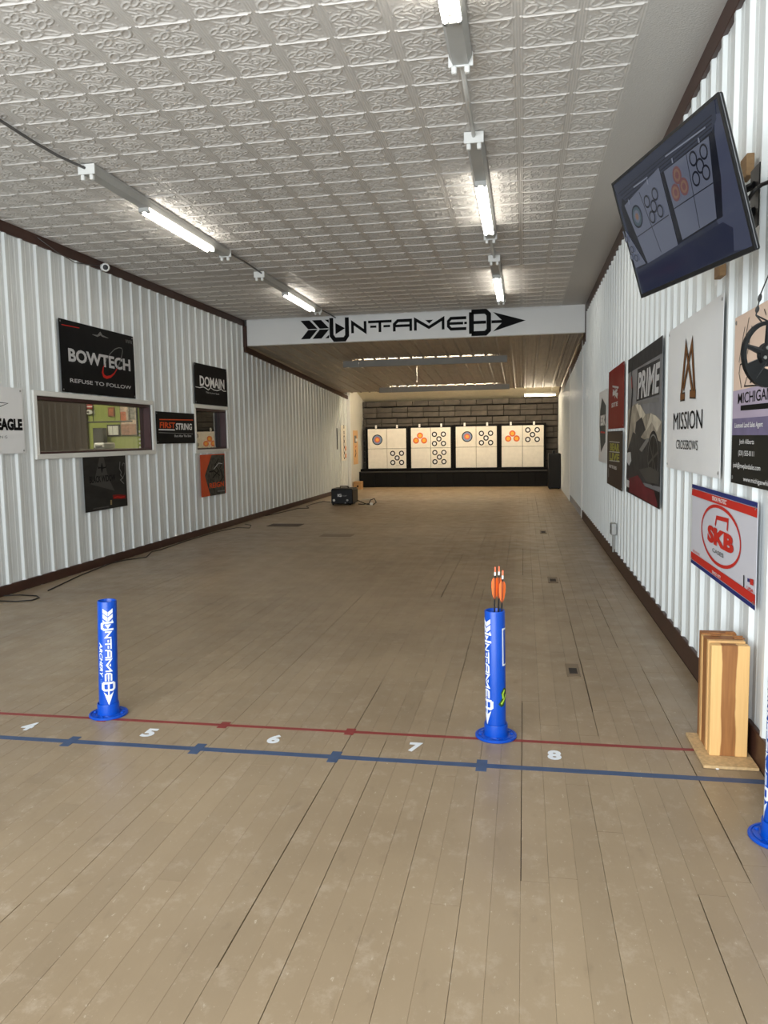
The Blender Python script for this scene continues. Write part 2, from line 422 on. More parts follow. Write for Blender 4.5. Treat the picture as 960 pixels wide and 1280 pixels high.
# ---- ribbed steel wall panels
RIB = .2286
def rib_profile(a, b):
    """(t, depth) points of the ribbed sheet between distances a and b along the wall"""
    pts = []
    k = math.floor(a/RIB)-1
    while k*RIB < b+RIB:
        c = k*RIB
        pts += [(c-.030, 0), (c-.014, .019), (c+.014, .019), (c+.030, 0)]
        for m0 in (.076, .1524): pts += [(c+m0-.012, 0), (c+m0-.006, .0022), (c+m0+.006, .0022), (c+m0+.012, 0)]
        k += 1
    return pts
def depth_at(t):
    pr = rib_profile(t-.3, t+.3)
    for (a, da), (b, dbb) in zip(pr[:-1], pr[1:]):
        if a <= t <= b: return da+(dbb-da)*(t-a)/max(1e-9, b-a)
    return 0
def rib_panel(a, b, z0, z1, side, xw, holes=(), ztop=None):
    """panel from y=a..b ; side +1: faces +X (left wall) ; holes: (y0,y1,z0,z1)"""
    ts = sorted(set([a, b]+[t for t, d in rib_profile(a, b) if a < t < b]+[q for h in holes for q in h[:2] if a < q < b]))
    m_ = MB()
    top = (lambda t: z1) if ztop is None else ztop
    for t0, t1 in zip(ts[:-1], ts[1:]):
        d0, d1 = depth_at(t0+1e-7), depth_at(t1-1e-7); tm = (t0+t1)/2
        segs = [(z0, None)]
        for h in holes:
            if h[0] < tm < h[1]: segs = [(z0, h[2]), (h[3], None)]
        for za, zb in segs:
            zb0 = top(t0) if zb is None else zb; zb1 = top(t1) if zb is None else zb
            vs = [(xw+side*d0, t0, za), (xw+side*d1, t1, za), (xw+side*d1, t1, zb1), (xw+side*d0, t0, zb0)]
            m_.add(vs, [(0,1,2,3)] if side > 0 else [(3,2,1,0)], M_WALL)
    return m_
W1 = (6.70, 9.02, 1.255, 1.815); W2 = (10.33, 11.50, 1.235, 1.83)   # window openings (y0,y1,z0,z1)
def rear_z(y): return ZB-SLOPE*(y-YB)
def wall_backing(x0, x1, holes, name):
    m_ = MB(); ys = [Y0]
    for h in holes: ys += [h[0], h[1]]
    ys += [YE]
    for i, (a, b) in enumerate(zip(ys[:-1], ys[1:])):
        if i % 2 == 0: m_.box((x0, a, 0), (x1, b, HC), M_BACKING)
        else:
            h = holes[i//2]; m_.box((x0, a, 0), (x1, b, h[2]), M_BACKING); m_.box((x0, a, h[3]), (x1, b, HC), M_BACKING)
    return struct(m_.build(name))
wall_left = wall_backing(XL-.14, XL-.024, [W1, W2], 'wall_left')
wall_right = wall_backing(XR+.024, XR+.14, [], 'wall_right')
PW = RIB*4
def panel_row(side, xw, holes, parent, ystart, yend, off):
    y = ystart
    k = math.floor((ystart-off)/PW)
    edges = [off+PW*i for i in range(k, k+40)]
    for a, b in zip(edges[:-1], edges[1:]):
        a2 = max(a, ystart); b2 = min(b, yend)
        if b2-a2 < .02: continue
        hs = [h for h in holes if h[1] > a2 and h[0] < b2]
        zt = None; z1 = HC
        if a2 >= YB: zt = lambda t: rear_z(t)+.02
        rib_panel(a2, b2-.0015, 0, z1, side, xw, hs, zt).build('wall_panel', parent)
panel_row(1, XL-.0225, [W1, W2], wall_left, 2.6, YB, .115)
panel_row(1, XL-.0225, [], wall_left, YB, 20.0, .115)
panel_row(-1, XR+.0225, [], wall_right, 1.2, 12.95, .03)
panel_row(-1, XR+.0155, [], wall_right, 12.95, 16.3, .03)
panel_row(-1, XR+.0085, [], wall_right, 16.3, 21.9, .03)
# plain white liner at the end of the left wall, and the J-trims of the sheets
tr = 0
def trim(lo, hi, mt, bev=.004):
    global tr
    tr += 1; m_ = MB(); m_.bevbox(lo, hi, bev, mt); return struct(m_.build('trim_%d' % tr))
M_LINER = mat('white_liner', (216, 214, 206), .45, var=.03, scale=4)
trim((XL-.02, 20.0, 0), (XL+.055, 20.09, rear_z(20.05)+.02), M_WHITE)
mbl = MB(); mbl.box((XL-.024, 20.09, 0), (XL+.045, YE, 3.0), M_LINER); mbl.build('liner', wall_left)
trim((XR-.012, 12.90, 0), (XR+.02, 12.965, ZB-.06), M_WHITE)
trim((XR-.018, 16.25, 0), (XR+.02, 16.32, rear_z(16.3)), M_WHITE)
# baseboards and ceiling trim
def bar(name, lo, hi, mt=M_BROWN, bev=.005):
    m_ = MB(); m_.bevbox(lo, hi, bev, mt); return struct(m_.build(name))
bar('baseboard_left', (XL-.024, 2.5, 0), (XL, 20.0, .092))
bar('baseboard_right', (XR, 1.0, 0), (XR+.024, 21.9, .135))
trim((XL-.024, 2.5, HC-.098), (XL+.004, YB, HC), M_BROWN)
trim((XR-.004, 1.0, HC-.115), (XR+.024, YB, HC), M_BROWN)
# sloping brown trim of the rear section
def slope_trim(x0, x1, y0, y1, hgt):
    global tr
    tr += 1; m_ = MB()
    vs = [(x0,y0,rear_z(y0)-hgt),(x1,y0,rear_z(y0)-hgt),(x1,y1,rear_z(y1)-hgt),(x0,y1,rear_z(y1)-hgt),(x0,y0,rear_z(y0)),(x1,y0,rear_z(y0)),(x1,y1,rear_z(y1)),(x0,y1,rear_z(y1))]
    m_.add(vs, [(0,3,2,1),(4,5,6,7),(0,1,5,4),(1,2,6,5),(2,3,7,6),(3,0,4,7)], M_BROWN); struct(m_.build('trim_%d' % tr))
slope_trim(XL-.024, XL+.012, YB, 20.0, .095)
slope_trim(XR-.006, XR+.024, YB, 16.25, .12)
slope_trim(XR-.016, XR+.024, 16.32, 19.5, .12)
# brown uprights beside the header
trim((XL-.024, YB-.03, ZB-.02), (XL+.045, YB, HC-.0985), M_BROWN)
trim((XR-.006, YB-.03, ZB+.0), (XR+.024, YB, HC-.1155), M_BROWN)

# ---- back and front walls
mb = MB(); mb.box((XL-.14, YE, 0), (XR+.14, YE+.12, 3.02), mat('dark_back_wall', (60, 58, 54), .8)); struct(mb.build('wall_back'))
mb = MB()
fx0, fx1, fz0, fz1 = -4.35, .75, .45, 2.8
M_FRONT = mat('front_wall_paint', (205, 204, 198), .6)
for lo, hi in [((XL-.14,Y0-.15,0),(fx0,Y0,HC)), ((fx1,Y0-.15,0),(XR+.14,Y0,HC)), ((fx0,Y0-.15,0),(fx1,Y0,fz0)), ((fx0,Y0-.15,fz1),(fx1,Y0,HC))]: mb.box(lo, hi, M_FRONT)
struct(mb.build('wall_front'))
w3 = struct(MB().box((fx0, Y0-.10, fz0), (fx1, Y0-.05, fz0+.05), M_BROWN).box((fx0, Y0-.10, fz1-.05), (fx1, Y0-.05, fz1), M_BROWN).build('window_3'))
for i in range(5):
    x = fx0+(fx1-fx0-.05)*i/4; MB().box((x, Y0-.10, fz0+.05), (x+.05, Y0-.05, fz1-.05), M_BROWN).build('mullion', w3)
for i in range(4):
    x = fx0+.05+(fx1-fx0-.05)*i/4; MB().box((x, Y0-.08, fz0+.05), (x+(fx1-fx0-.05)/4-.05, Y0-.074, fz1-.05), GLASS).build('pane', w3)

# ---- pressed tin ceiling
mb = MB(); mb.box((XL-.14, Y0-.15, HC+.012), (XR+.14, YB+.1, HC+.14), M_BACKING); ceiling = struct(mb.build('ceiling'))
mb = MB(); TX1 = .575
mb.box((TX1, Y0, HC), (XR+.02, YB, HC+.012), M_PLAIN); mb.build('plain_border', ceiling)
TPX, TPY = (TX1-XL)/17, .300
def sd_ell(x, y, cx, cy, a, b, ang):
    dx, dy = x-cx, y-cy; c, s_ = math.cos(ang), math.sin(ang); X = dx*c+dy*s_; Y = -dx*s_+dy*c
    k = math.hypot(X/a, Y/b); return abs(k-1)*min(a, b)*1.15
def ridge(d, wd): return math.exp(-(d/wd)**2)
def tile_h(x, y):
    """relief (0..1) of one pressed tin tile, x across, y along"""
    h = 0
    if x < .09 or x > .91:
        t = x if x < .5 else 1-x
        return max(.22*ridge(t-.022, .009), .35*ridge(t-.072, .010), .6 if (y < .010 or y > .990) and t > .04 else 0)
    u = (x-.09)/.82
    if y < .010 or y > .990: return 1.0
    for sx in (0, 1):
        for sy in (0, 1):
            a = u if sx == 0 else 1-u; b = y if sy == 0 else 1-y
            if sx != sy: h = max(h, .62*ridge(sd_ell(a, b, .15, .17, .15, .085, R(48)), .015))
            h = max(h, .50*ridge(sd_ell(a, b, .36, .12, .17, .07, R(20)), .014))
            h = max(h, .45*ridge(sd_ell(a, b, .12, .42, .12, .05, R(-35)), .013))
            h = max(h, .50*ridge(sd_ell(a, b, .33, .36, .15, .06, R(-40)), .014))
            for p_, q_ in ((.07, .07), (.25, .27), (.44, .24), (.22, .46), (.40, .45), (.50, .08), (.06, .28)): h = max(h, .45*ridge(math.hypot(a-p_, b-q_), .014))
    h = max(h, .5*ridge(abs(math.hypot(u-.5, y-.5)-.085), .014), .6*ridge(math.hypot(u-.5, y-.5), .028))
    for k in range(6):
        an = R(60*k); h = max(h, .45*ridge(math.hypot(u-.5-.15*math.cos(an), y-.5-.15*math.sin(an)), .020))
    h += .12*noise.noise(Vector((x*22, y*22, 0)))
    return h
def tile_mesh(n, amp=.0100):
    m_ = MB(); vs = []; fs = []
    for j in range(n+1):
        for i in range(n+1):
            x, y = i/n, j/n; vs.append(((x-.5)*TPX, (y-.5)*TPY, -amp*tile_h(x, y)))
    for j in range(n):
        for i in range(n):
            a = j*(n+1)+i; fs.append((a, a+n+1, a+n+2, a+1))
    m_.add(vs, fs, M_TILE); return m_
tm_hi = tile_mesh(72); tile_me = tm_hi.mesh('ceiling_tile', True)
tm_lo = tile_mesh(24)
tiles = []
row0 = 3.64-TPY*9
nrow = int((YB-row0)/TPY)
for r_ in range(nrow+1):
    for c in range(17):
        cy = row0+(r_+.5)*TPY; cx = TX1-(c+.5)*TPX
        if cy+TPY/2 > YB+.02: continue
        p = project((cx, cy, HC)); vis = p[2] > .3 and -60 < p[0] < 1020 and -60 < p[1] < 1280
        tiles.append((1/p[2] if vis else 0, cx, cy))
tiles.sort(reverse=True)
for _, cx, cy in tiles[:300]: link('ceiling_tile', tile_me, ceiling, (cx, cy, HC))
mb = MB()
for _, cx, cy in tiles[300:]: mb.add([(x+cx, y+cy, z+HC) for x, y, z in tm_lo.v], tm_lo.f, M_TILE)
o = mb.build('ceiling_tiles', ceiling, smooth=True); o['kind'] = 'stuff'

# ---- header beam
M_BEAM = mat('header_white', (224, 224, 222), .5, var=.02, scale=2)
mb = MB(); mb.bevbox((XL+.045, YB, ZB), (XR-.006, YB+.10, HC+.012), .004, M_BEAM); struct(mb.build('wall_header'))

# ---- rear ceiling: ribbed bare metal sheets, sloping down to the back
M_RSHEET = mat('bare_metal_sheet', (138, 127, 110), .42, .2, var=.16, scale=3, stretch=(6, 1, 1), rand=.06, bump=.15, bscale=12)
YM, YC = 15.95, 19.5
mb = MB()
mb.add([(XL-.14,YB+.1,rear_z(YB+.1)+.03),(XR+.14,YB+.1,rear_z(YB+.1)+.03),(XR+.14,YC,rear_z(YC)+.03),(XL-.14,YC,rear_z(YC)+.03),
        (XL-.14,YB+.1,HC+.14),(XR+.14,YB+.1,HC+.14),(XR+.14,YC,HC+.14),(XL-.14,YC,HC+.14)],
       [(3,2,1,0),(4,5,6,7),(0,1,5,4),(1,2,6,5),(2,3,7,6),(3,0,4,7)], M_BACKING)
mb.box((XL-.14, YC, 3.02), (XR+.14, YE+.12, HC+.14), M_BACKING)
ceil2 = struct(mb.build('ceiling'))
def ceil_sheet(x0, x1, y0, y1, dz):
    ts = sorted(set([x0, x1]+[t for t, d in rib_profile(x0, x1) if x0 < t < x1])); m_ = MB()
    for a, b in zip(ts[:-1], ts[1:]):
        da, dbb = depth_at(a+1e-7), depth_at(b-1e-7)
        m_.add([(a,y0,rear_z(y0)-da+dz),(b,y0,rear_z(y0)-dbb+dz),(b,y1,rear_z(y1)-dbb+dz),(a,y1,rear_z(y1)-da+dz)], [(3,2,1,0)], M_RSHEET)
    m_.build('ceiling_sheet', ceil2)
nx = 6; sw = (XR-XL)/nx
for i in range(nx):
    ceil_sheet(XL+i*sw, XL+(i+1)*sw-.002, YB+.1, YM, .019); ceil_sheet(XL+i*sw, XL+(i+1)*sw-.002, YM-.03, YC, .024)
# crinkled pale strip over the targets
M_CRINK = mat('crinkled_pale_sheeting', (222, 212, 186), .55, bump=.6, bscale=30, var=.06, scale=9)
mb = MB(); n = 60; vs = []; fs = []
for j in range(9):
    for i in range(n+1):
        x = XL+(XR-XL)*i/n; y = YC+(YE-YC)*j/8; vs.append((x, y, 3.0-.62*j/8+.03*noise.noise(Vector((x*4, y*5, 3)))))
for j in range(8):
    for i in range(n): a = j*(n+1)+i; fs.append((a, a+n+1, a+n+2, a+1))
mb.add(vs, fs, M_CRINK); mb.build('ceiling_sheeting', ceil2, smooth=True)

# ---- interior windows of the left wall
M_CASE = mat('window_casing_white', (226, 226, 220), .4)
M_JAMB = mat('maroon_jamb', (58, 26, 26), .45)
def window(name, Wd):
    y0, y1, z0, z1 = Wd; cw = .05; pr = .014
    root = MB()
    root.bevbox((XL-.012, y0-cw, z0-cw), (XL+pr, y1+cw, z0), .003, M_CASE)
    root.bevbox((XL-.012, y0-cw, z1), (XL+pr, y1+cw, z1+cw), .003, M_CASE)
    root.bevbox((XL-.012, y0-cw, z0), (XL+pr, y0, z1), .003, M_CASE)
    root.bevbox((XL-.012, y1, z0), (XL+pr, y1+cw, z1), .003, M_CASE)
    wo = struct(root.build(name))
    j = MB(); d0, d1 = XL-.15, XL-.0122; t = .02
    j.box((d0, y0, z0), (d1, y1, z0+t), M_JAMB); j.box((d0, y0, z1-t*1.6), (d1, y1, z1), M_JAMB)
    j.box((d0, y0, z0+t), (d1, y0+t, z1-t*1.6), M_JAMB); j.box((d0, y1-t*1.2, z0+t), (d1, y1, z1-t*1.6), M_JAMB)
    j.build('window_jamb', wo)
    MB().box((XL-.105, y0+t, z0+t), (XL-.100, y1-t*1.2, z1-t*1.6), GLASS).build('pane', wo)
window('window_1', W1); window('window_2', W2)

# ---- the office seen through the first window
OX0, OX1, OY0, OY1 = -8.6, XL-.14, 5.2, 10.16
M_GREEN = mat('green_wall_paint', (160, 172, 84), .6, var=.03, scale=2)
M_DARKW = mat('dark_wood_panelling', (70, 60, 54), .5, var=.15, scale=5, stretch=(4, 4, .5))
struct(MB().box((OX0-.1, OY1, 0), (OX1, OY1+.1, 2.7), M_GREEN).build('wall_office_end'))
struct(MB().box((OX0-.1, OY0-.1, 0), (OX0, OY1, 2.7), M_DARKW).build('wall_office_far'))
struct(MB().box((OX0, OY0-.1, 0), (OX1, OY0, 2.7), M_DARKW).build('wall_office_near'))
struct(MB().box((OX0-.1, OY0-.1, 2.7), (OX1, 13.0, 2.8), M_FRONT).build('ceiling'))
struct(MB().box((OX0-.1, OY0-.1, -.1), (OX1, 13.0, -.012), M_DARKW).build('floor'))
M_DARKROOM = mat('dark_room_wall', (40, 38, 36), .8)
struct(MB().box((OX0-.1, OY1+.1, 0), (OX0, 13.0, 2.7), M_DARKROOM).box((OX0, 12.9, 0), (OX1, 13.0, 2.7), M_DARKROOM).build('wall_store_room'))
t = thing('ceiling_lamp', 'flat white office ceiling lamp behind the long window', 'lamp', (-6.2, 8.6, 2.64))
MB().bevbox((-.62,-.32,0), (.62,.32,.06), .01, M_WHITE).build('housing', t)
MB().box((-.56,-.26,-.012), (.56,.26,0), mat('office_lamp_glow', (255, 244, 220), .5, emit=24)).build('diffuser', t)
ofs = (40, 480)
def office(name, label, cat, x0, y0, x1, y1, Y, depth, mt, k=6):
    a = onY(ofs[0]+x0/k, ofs[1]+y0/k, Y); b = onY(ofs[0]+x1/k, ofs[1]+y1/k, Y)
    m_ = MB(); m_.bevbox((0, 0, 0), (b.x-a.x, depth, a.z-b.z), .004, mt)
    o = m_.build(name, None, (a.x, Y, b.z)); tag(o, label, cat); return o, b.x-a.x, a.z-b.z
def office_part(o, name, x0, z0, x1, z1, mt, d=.004): MB().box((x0, -d, z0), (x1, 0, z1), mt).build(name, o)
YW = OY1-.03
M_FRAMEB = mat('black_picture_frame', (24, 20, 18), .4); M_PAPER = mat('paper_white', (238, 236, 226), .6)
o, W_, H_ = office('framed_notice', 'black-framed white notice on the green office wall', 'picture', 560, 305, 660, 392, YW, .03, M_FRAMEB)
office_part(o, 'notice_sheet', .02, .02, W_-.02, H_-.02, M_PAPER)
MB().box((W_*.45, -.0052, .02), (W_*.47, -.0042, H_-.02), M_FRAMEB).build('fold_line', o)
o, W_, H_ = office('framed_picture', 'small orange-brown picture high on the green office wall', 'picture', 566, 175, 617, 243, YW, .025, mat('picture_frame_wood', (150, 84, 44), .5))
office_part(o, 'picture_sheet', .02, .02, W_-.02, H_-.02, mat('orange_picture', (196, 110, 62), .5, var=.35, scale=30))
o, W_, H_ = office('office_poster', 'large pale poster with orange and grey foliage on green wall', 'poster', 655, 150, 792, 386, YW, .02, mat('poster_dark_edge', (84, 78, 66), .5))
office_part(o, 'poster_sheet', .012, .012, W_-.012, H_-.012, mat('foliage_poster', (208, 186, 168), .5, var=.5, scale=14))
MB().box((.012, -.0055, H_*.45), (W_*.38, -.0045, H_*.75), mat('orange_foliage', (214, 120, 84), .5, var=.3, scale=25)).build('orange_foliage', o)
MB().box((W_*.5, -.0055, H_*.5), (W_*.9, -.0045, H_*.9), mat('grey_foliage', (128, 124, 116), .5, var=.6, scale=30)).build('grey_foliage', o)
MB().box((.012, -.0055, .012), (W_-.012, -.0045, H_*.36), mat('rust_foliage', (168, 120, 96), .5, var=.4, scale=22)).build('rust_foliage', o)
o, W_, H_ = office('striped_flag', 'red and white striped flag hanging on the green office wall', 'flag', 393, 110, 456, 186, YW, .012, mat('flag_red', (176, 50, 42), .7))
for k in range(3): office_part(o, 'stripe', 0, H_*(.15+.3*k), W_, H_*(.27+.3*k), M_PAPER)
a = onY(ofs[0]+398/6, ofs[1]+232/6, YW); b = onY(ofs[0]+470/6, ofs[1]+190/6, YW); W_, H_ = b.x-a.x, b.z-a.z
t = thing('fish_emblem', 'white fish-shaped emblem below the striped flag', 'emblem', (a.x, YW, a.z))
MB().prism([(W_*(.42+.40*math.cos(q*math.pi/8)), H_*(.5+.42*math.sin(q*math.pi/8))) for q in range(16)], -.012, 0, M_PAPER, lambda u, v, h: (u, h, v)).build('body', t)
MB().prism([(W_*.7, H_*.5), (W_, H_*.85), (W_*.92, H_*.5), (W_, H_*.15)], -.012, -.001, M_PAPER, lambda u, v, h: (u, h, v)).build('tail', t)
MB().prism([(W_*(.36+.12*math.cos(q*math.pi/8)), H_*(.5+.2*math.sin(q*math.pi/8))) for q in range(16)], -.014, -.0122, M_FRAMEB, lambda u, v, h: (u, h, v)).build('eye', t)
# dark cabinet built as a thin front only, rail, equipment in the office
a = onY(ofs[0]+306/6, 500, 10.1); b = onY(ofs[0]+400/6, 500, 10.1)
t = thing('dark_cabinet_front', 'tall dark brown cabinet front left of the green office wall', 'door', (a.x, 10.1, 0))
MB().bevbox((0, 0, .005), (b.x-a.x, .045, 2.3), .004, M_DARKW).build('cabinet_leaf', t)
for z_ in (.2, 1.25): MB().bevbox((.08, -.008, z_), (b.x-a.x-.08, -.0005, z_+.85), .004, mat('cabinet_panel_dark', (74, 66, 62), .45, var=.1, scale=6)).build('cabinet_panel', t)
c = onY(20, 500, 10.12)
struct(MB().box((c.x-.3, 10.115, 0), (a.x-.01, 10.159, 2.69), M_DARKW).build('wall_dark_backdrop'))  # dark sheet added so the left of the pane stays dark behind its reflections
a = onY(ofs[0]+452/6, ofs[1]+330/6, 10.0); b = onY(ofs[0]+526/6, 520, 10.0)
t = thing('filing_cabinet', 'charcoal grey upright cabinet against the green office wall', 'cabinet', (a.x, 10.0, 0))
MB().bevbox((0, 0, 0), (b.x-a.x, .11, a.z), .008, mat('charcoal_cabinet', (74, 74, 72), .45)).build('body', t)
for k in range(3): MB().bevbox((.015, -.012, .1+k*(a.z-.15)/3), (b.x-a.x-.015, -.001, .06+(k+1)*(a.z-.15)/3), .003, mat('charcoal_drawer', (82, 82, 80), .4)).build('drawer', t)
a = onY(ofs[0]+410/6, ofs[1]+276/6, 9.66); b = onY(ofs[0]+752/6, ofs[1]+290/6, 9.66)
t = thing('hanging_rail', 'thin dark rail running across the office in front of pictures', 'rail', (a.x, 9.66, a.z-.02))
MB().tube([(0,0,0), (b.x-a.x,0,0)], .011, M_BLACK, 8).build('bar', t)
for q in (.15, .95): MB().tube([((b.x-a.x)*q,0,0), ((b.x-a.x)*q,0,2.7-a.z+.02)], .006, M_BLACK, 6).build('hanger', t)
a = onY(ofs[0]+563/6, ofs[1]+440/6, 9.7); b = onY(ofs[0]+640/6, ofs[1]+482/6, 9.7)
t = thing('white_printer', 'white printer on the office desk below the notice', 'printer', (a.x, 9.36, b.z))
MB().bevbox((0, 0, 0), (b.x-a.x, .30, a.z-b.z), .015, M_WHITE).build('body', t)
MB().bevbox((.03, -.02, .02), (b.x-a.x-.03, -.001, .05), .004, M_GREYP).build('paper_tray', t)
t2 = onY(ofs[0]+420/6, ofs[1]+490/6, 9.5); t3 = onY(ofs[0]+900/6, 560, 9.5)
t = thing('office_desk', 'dark office desk under the green wall behind window', 'desk', (t2.x, 9.30, 0))
MB().bevbox((0, 0, b.z-.04), (t3.x-t2.x, .39, b.z-.001), .006, M_DARKW).build('desktop', t)
for q in (0, t3.x-t2.x-.05): MB().bevbox((q, .02, 0), (q+.05, .37, b.z-.041), .004, M_DARKW).build('leg', t)
a = onY(ofs[0]+812/6, ofs[1]+335/6, YW); b = onY(ofs[0]+838/6, ofs[1]+480/6, YW)
t = thing('letter_rack', 'white stepped letter rack at the green wall edge', 'rack', (a.x, YW, b.z))
MB().box((0, .008, 0), (b.x-a.x, .029, a.z-b.z), M_GREYP).build('back_plate', t)
for k in range(5):
    hh = (a.z-b.z)/5; MB().bevbox((0, -.06, k*hh), (b.x-a.x, .007, k*hh+hh*.5), .004, M_PAPER).build('tray', t)
# ================================================================ HEADER LETTERING
def logo_shapes(fat=1.0):
    """stylised arrow lettering, in a box 0..868 x -45..45 ; returns {name: [(verts, faces)]}"""
    S = {}
    def P(nm, pts): S.setdefault(nm, []).append(([tuple(p) for p in pts], [tuple(range(len(pts)))]))
    def T(nm, pts, wd, closed=False): S.setdefault(nm, []).append(stroke_geo(pts, wd*fat, closed))
    for x0 in (0, 47):
        P('fletching', [(x0,32),(x0+38,32),(x0+72,0),(x0+38,-32),(x0,-32),(x0+30,0)] if False else [(x0,33),(x0+36,33),(x0+68,2),(x0+30,2)])
        P('fletching', [(x0,-33),(x0+30,-1),(x0+68,-1),(x0+36,-33)])
    P('fletching', [(98,33),(114,33),(114,21)]); P('fletching', [(98,-33),(114,-21),(114,-33)])
    T('letter_u', [(124,38),(124,-24),(136,-39),(176,-39),(186,-26),(186,38)], 12)
    P('letter_u_arrow', [(140,20),(178,0),(140,-20)])
    T('letter_n', [(208,-19),(208,18),(258,-15),(258,22)], 8)
    T('letter_t', [(270,18),(362,18)], 7); T('letter_t', [(316,18),(316,-19)], 8); T('letter_t', [(278,1),(302,1)], 6); T('letter_t', [(330,1),(356,1)], 6)
    T('letter_a', [(372,-19),(372,6),(386,18),(436,18),(436,-19)], 8); T('letter_a', [(376,0),(432,0)], 7)
    T('letter_m', [(454,-19),(454,19),(506,-10),(560,19),(560,-19)], 8); P('letter_m', [(492,16),(522,16),(507,4)])
    T('letter_e', [(648,18),(590,18),(580,8),(580,-9),(590,-19),(648,-19)], 8); T('letter_e', [(584,0),(636,0)], 7); P('letter_e', [(640,4),(650,4),(650,-4),(640,-4)])
    T('letter_d', [(667,36),(667,-38)], 14); T('letter_d', [(667,37),(720,37),(732,26),(732,-27),(720,-38),(667,-38)], 13); T('letter_d', [(676,0),(722,0)], 8)
    P('arrowhead', [(748,33),(868,0),(748,-33),(780,-5),(742,-5),(742,5),(780,5)])
    return S
LOGO = logo_shapes(1.3); LOGO_FAT = logo_shapes(1.45)
a = onY(376, 412, YB); b = onY(657, 402, YB)
Ls = (b.x-a.x)/868; zc = (a.z+b.z)/2+.005
t = thing('sign_lettering', 'black arrow-shaped lettering across the white header beam', 'lettering', (a.x, YB-.0015, zc))
Hs = 1.08
for nm, shapes in LOGO.items():
    m_ = MB()
    for vs, fs in shapes:
        k = len(vs)
        m_.add([(x*Ls, -.003, y*Ls*Hs) for x, y in vs]+[(x*Ls, .0, y*Ls*Hs) for x, y in vs], fs+[tuple(k+q for q in f[::-1]) for f in fs], M_BLACKP)
    m_.build(nm, t)

# ================================================================ LEFT WALL BANNERS
M_BLKBAN = mat('black_vinyl_banner', (17, 17, 18), .38, var=.1, scale=6, bump=.3, bscale=7, spec=.22)
M_WHTBAN = mat('white_vinyl_banner', (230, 230, 229), .45, bump=.12, bscale=5)
M_SILVER = mat('silver_print', (196, 196, 196), .5)
# bow brand banner
s = left_sheet(7.10, 8.59, 1.872, 2.60); s.wrinkle = .003; k, of = 8, (60, 390)
s.ptext('lettering', M_SILVER, 'BOWTECH', (195,357), (197,492), (820,530), k, of, bold=.035)
s.ptext('slogan', M_SILVER, 'REFUSE TO FOLLOW', (217,662), (218,702), (830,765), k, of, bold=.01)
s.pstroke('swoosh', M_GREYP, [(560,530),(585,470),(620,415),(665,372),(705,357),(735,362),(744,390),(735,440),(715,510),(690,565)], [.004,.006,.009,.01,.008,.008,.01,.012,.012,.012], k, of)
s.pstroke('swoosh', M_REDP, [(690,565),(660,615),(625,645),(585,655),(555,640),(543,605),(548,560),(560,530)], [.012,.018,.026,.032,.034,.03,.02,.006], k, of)
s.pstroke('accent_line', M_REDP, [(130,125),(310,160)], .008, k, of)
s.pstroke('emblem', M_GREYP, [(440,225),(490,240),(520,215),(540,240),(600,262)], [.004,.02,.035,.02,.004], k, of)
s.ptext('small_text', M_GREYP, 'WWW.', (770,272), (770,310), (842,300), k, of)
s.build('wall_banner', M_BLKBAN, 'large black banner with silver lettering and red swoosh above long window', 'banner', s.wrinkle, grommets=True)
# small banner above the square window
s = left_sheet(10.29, 11.50, 1.885, 2.46); s.wrinkle = .003; k, of = 6.733, (190, 440)
s.ptext('lettering', M_WHITEP, 'DOMAIN', (398,196), (398,284), (606,262), k, of, bold=.03)
s.pstroke('emblem', M_WHITEP, [(365,292),(400,300),(430,294),(452,306),(472,320),(492,300),(515,318),(548,326),(580,314),(600,330),(620,331)], .012, k, of)
s.ptext('slogan', M_SILVER, 'This is your land.', (450,332), (450,350), (565,356), k, of, bold=.01)
s.build('wall_banner', M_BLKBAN, 'small black banner with white mountain-line lettering above square window', 'banner', s.wrinkle, grommets=True)
# low wide banner between the windows
s = left_sheet(9.08, 10.255, 1.33, 1.74); s.wrinkle = .003
s.ptext('lettering', M_ORANGEP, 'FIRST', (62,588), (62,640), (192,612), k, of, bold=.03, shear=.1)
s.ptext('lettering', M_WHITEP, 'STRING', (196,598), (196,655), (332,627), k, of, bold=.03, shear=.1)
s.pstroke('stripe', M_ORANGEP, [(60,568),(342,573)], .014, k, of); s.pstroke('stripe', M_WHITEP, [(55,653),(190,656)], .016, k, of); s.pstroke('stripe', M_GREYP, [(55,678),(342,690)], .010, k, of)
s.ptext('slogan', M_SILVER, 'Shot After The Shot', (185,697), (185,716), (328,707), k, of, bold=.02)
s.build('wall_banner', M_BLKBAN, 'low wide black banner with orange and white lettering between the two windows', 'banner', s.wrinkle, grommets=True)
# white banner cut by the frame
s = left_sheet(5.28, 6.46, 1.27, 1.865); s.wrinkle = .004; k, of = 11.64, (0, 470)
s.ptext('lettering', M_BLACKP, 'EAGLE', (-58,612), (-58,790), (320,700), k, of, bold=.06)
s.ptext('small_text', M_GREYP, 'N G', (-5,868), (-5,908), (100,890), k, of)
s.pstroke('emblem', M_BLACKP, [(-160,372),(0,386),(110,398),(0,440),(-160,500)], .007, k, of)
s.build('wall_banner', M_WHTBAN, 'white banner with black blocky lettering left of the long window', 'banner', s.wrinkle, grommets=True)
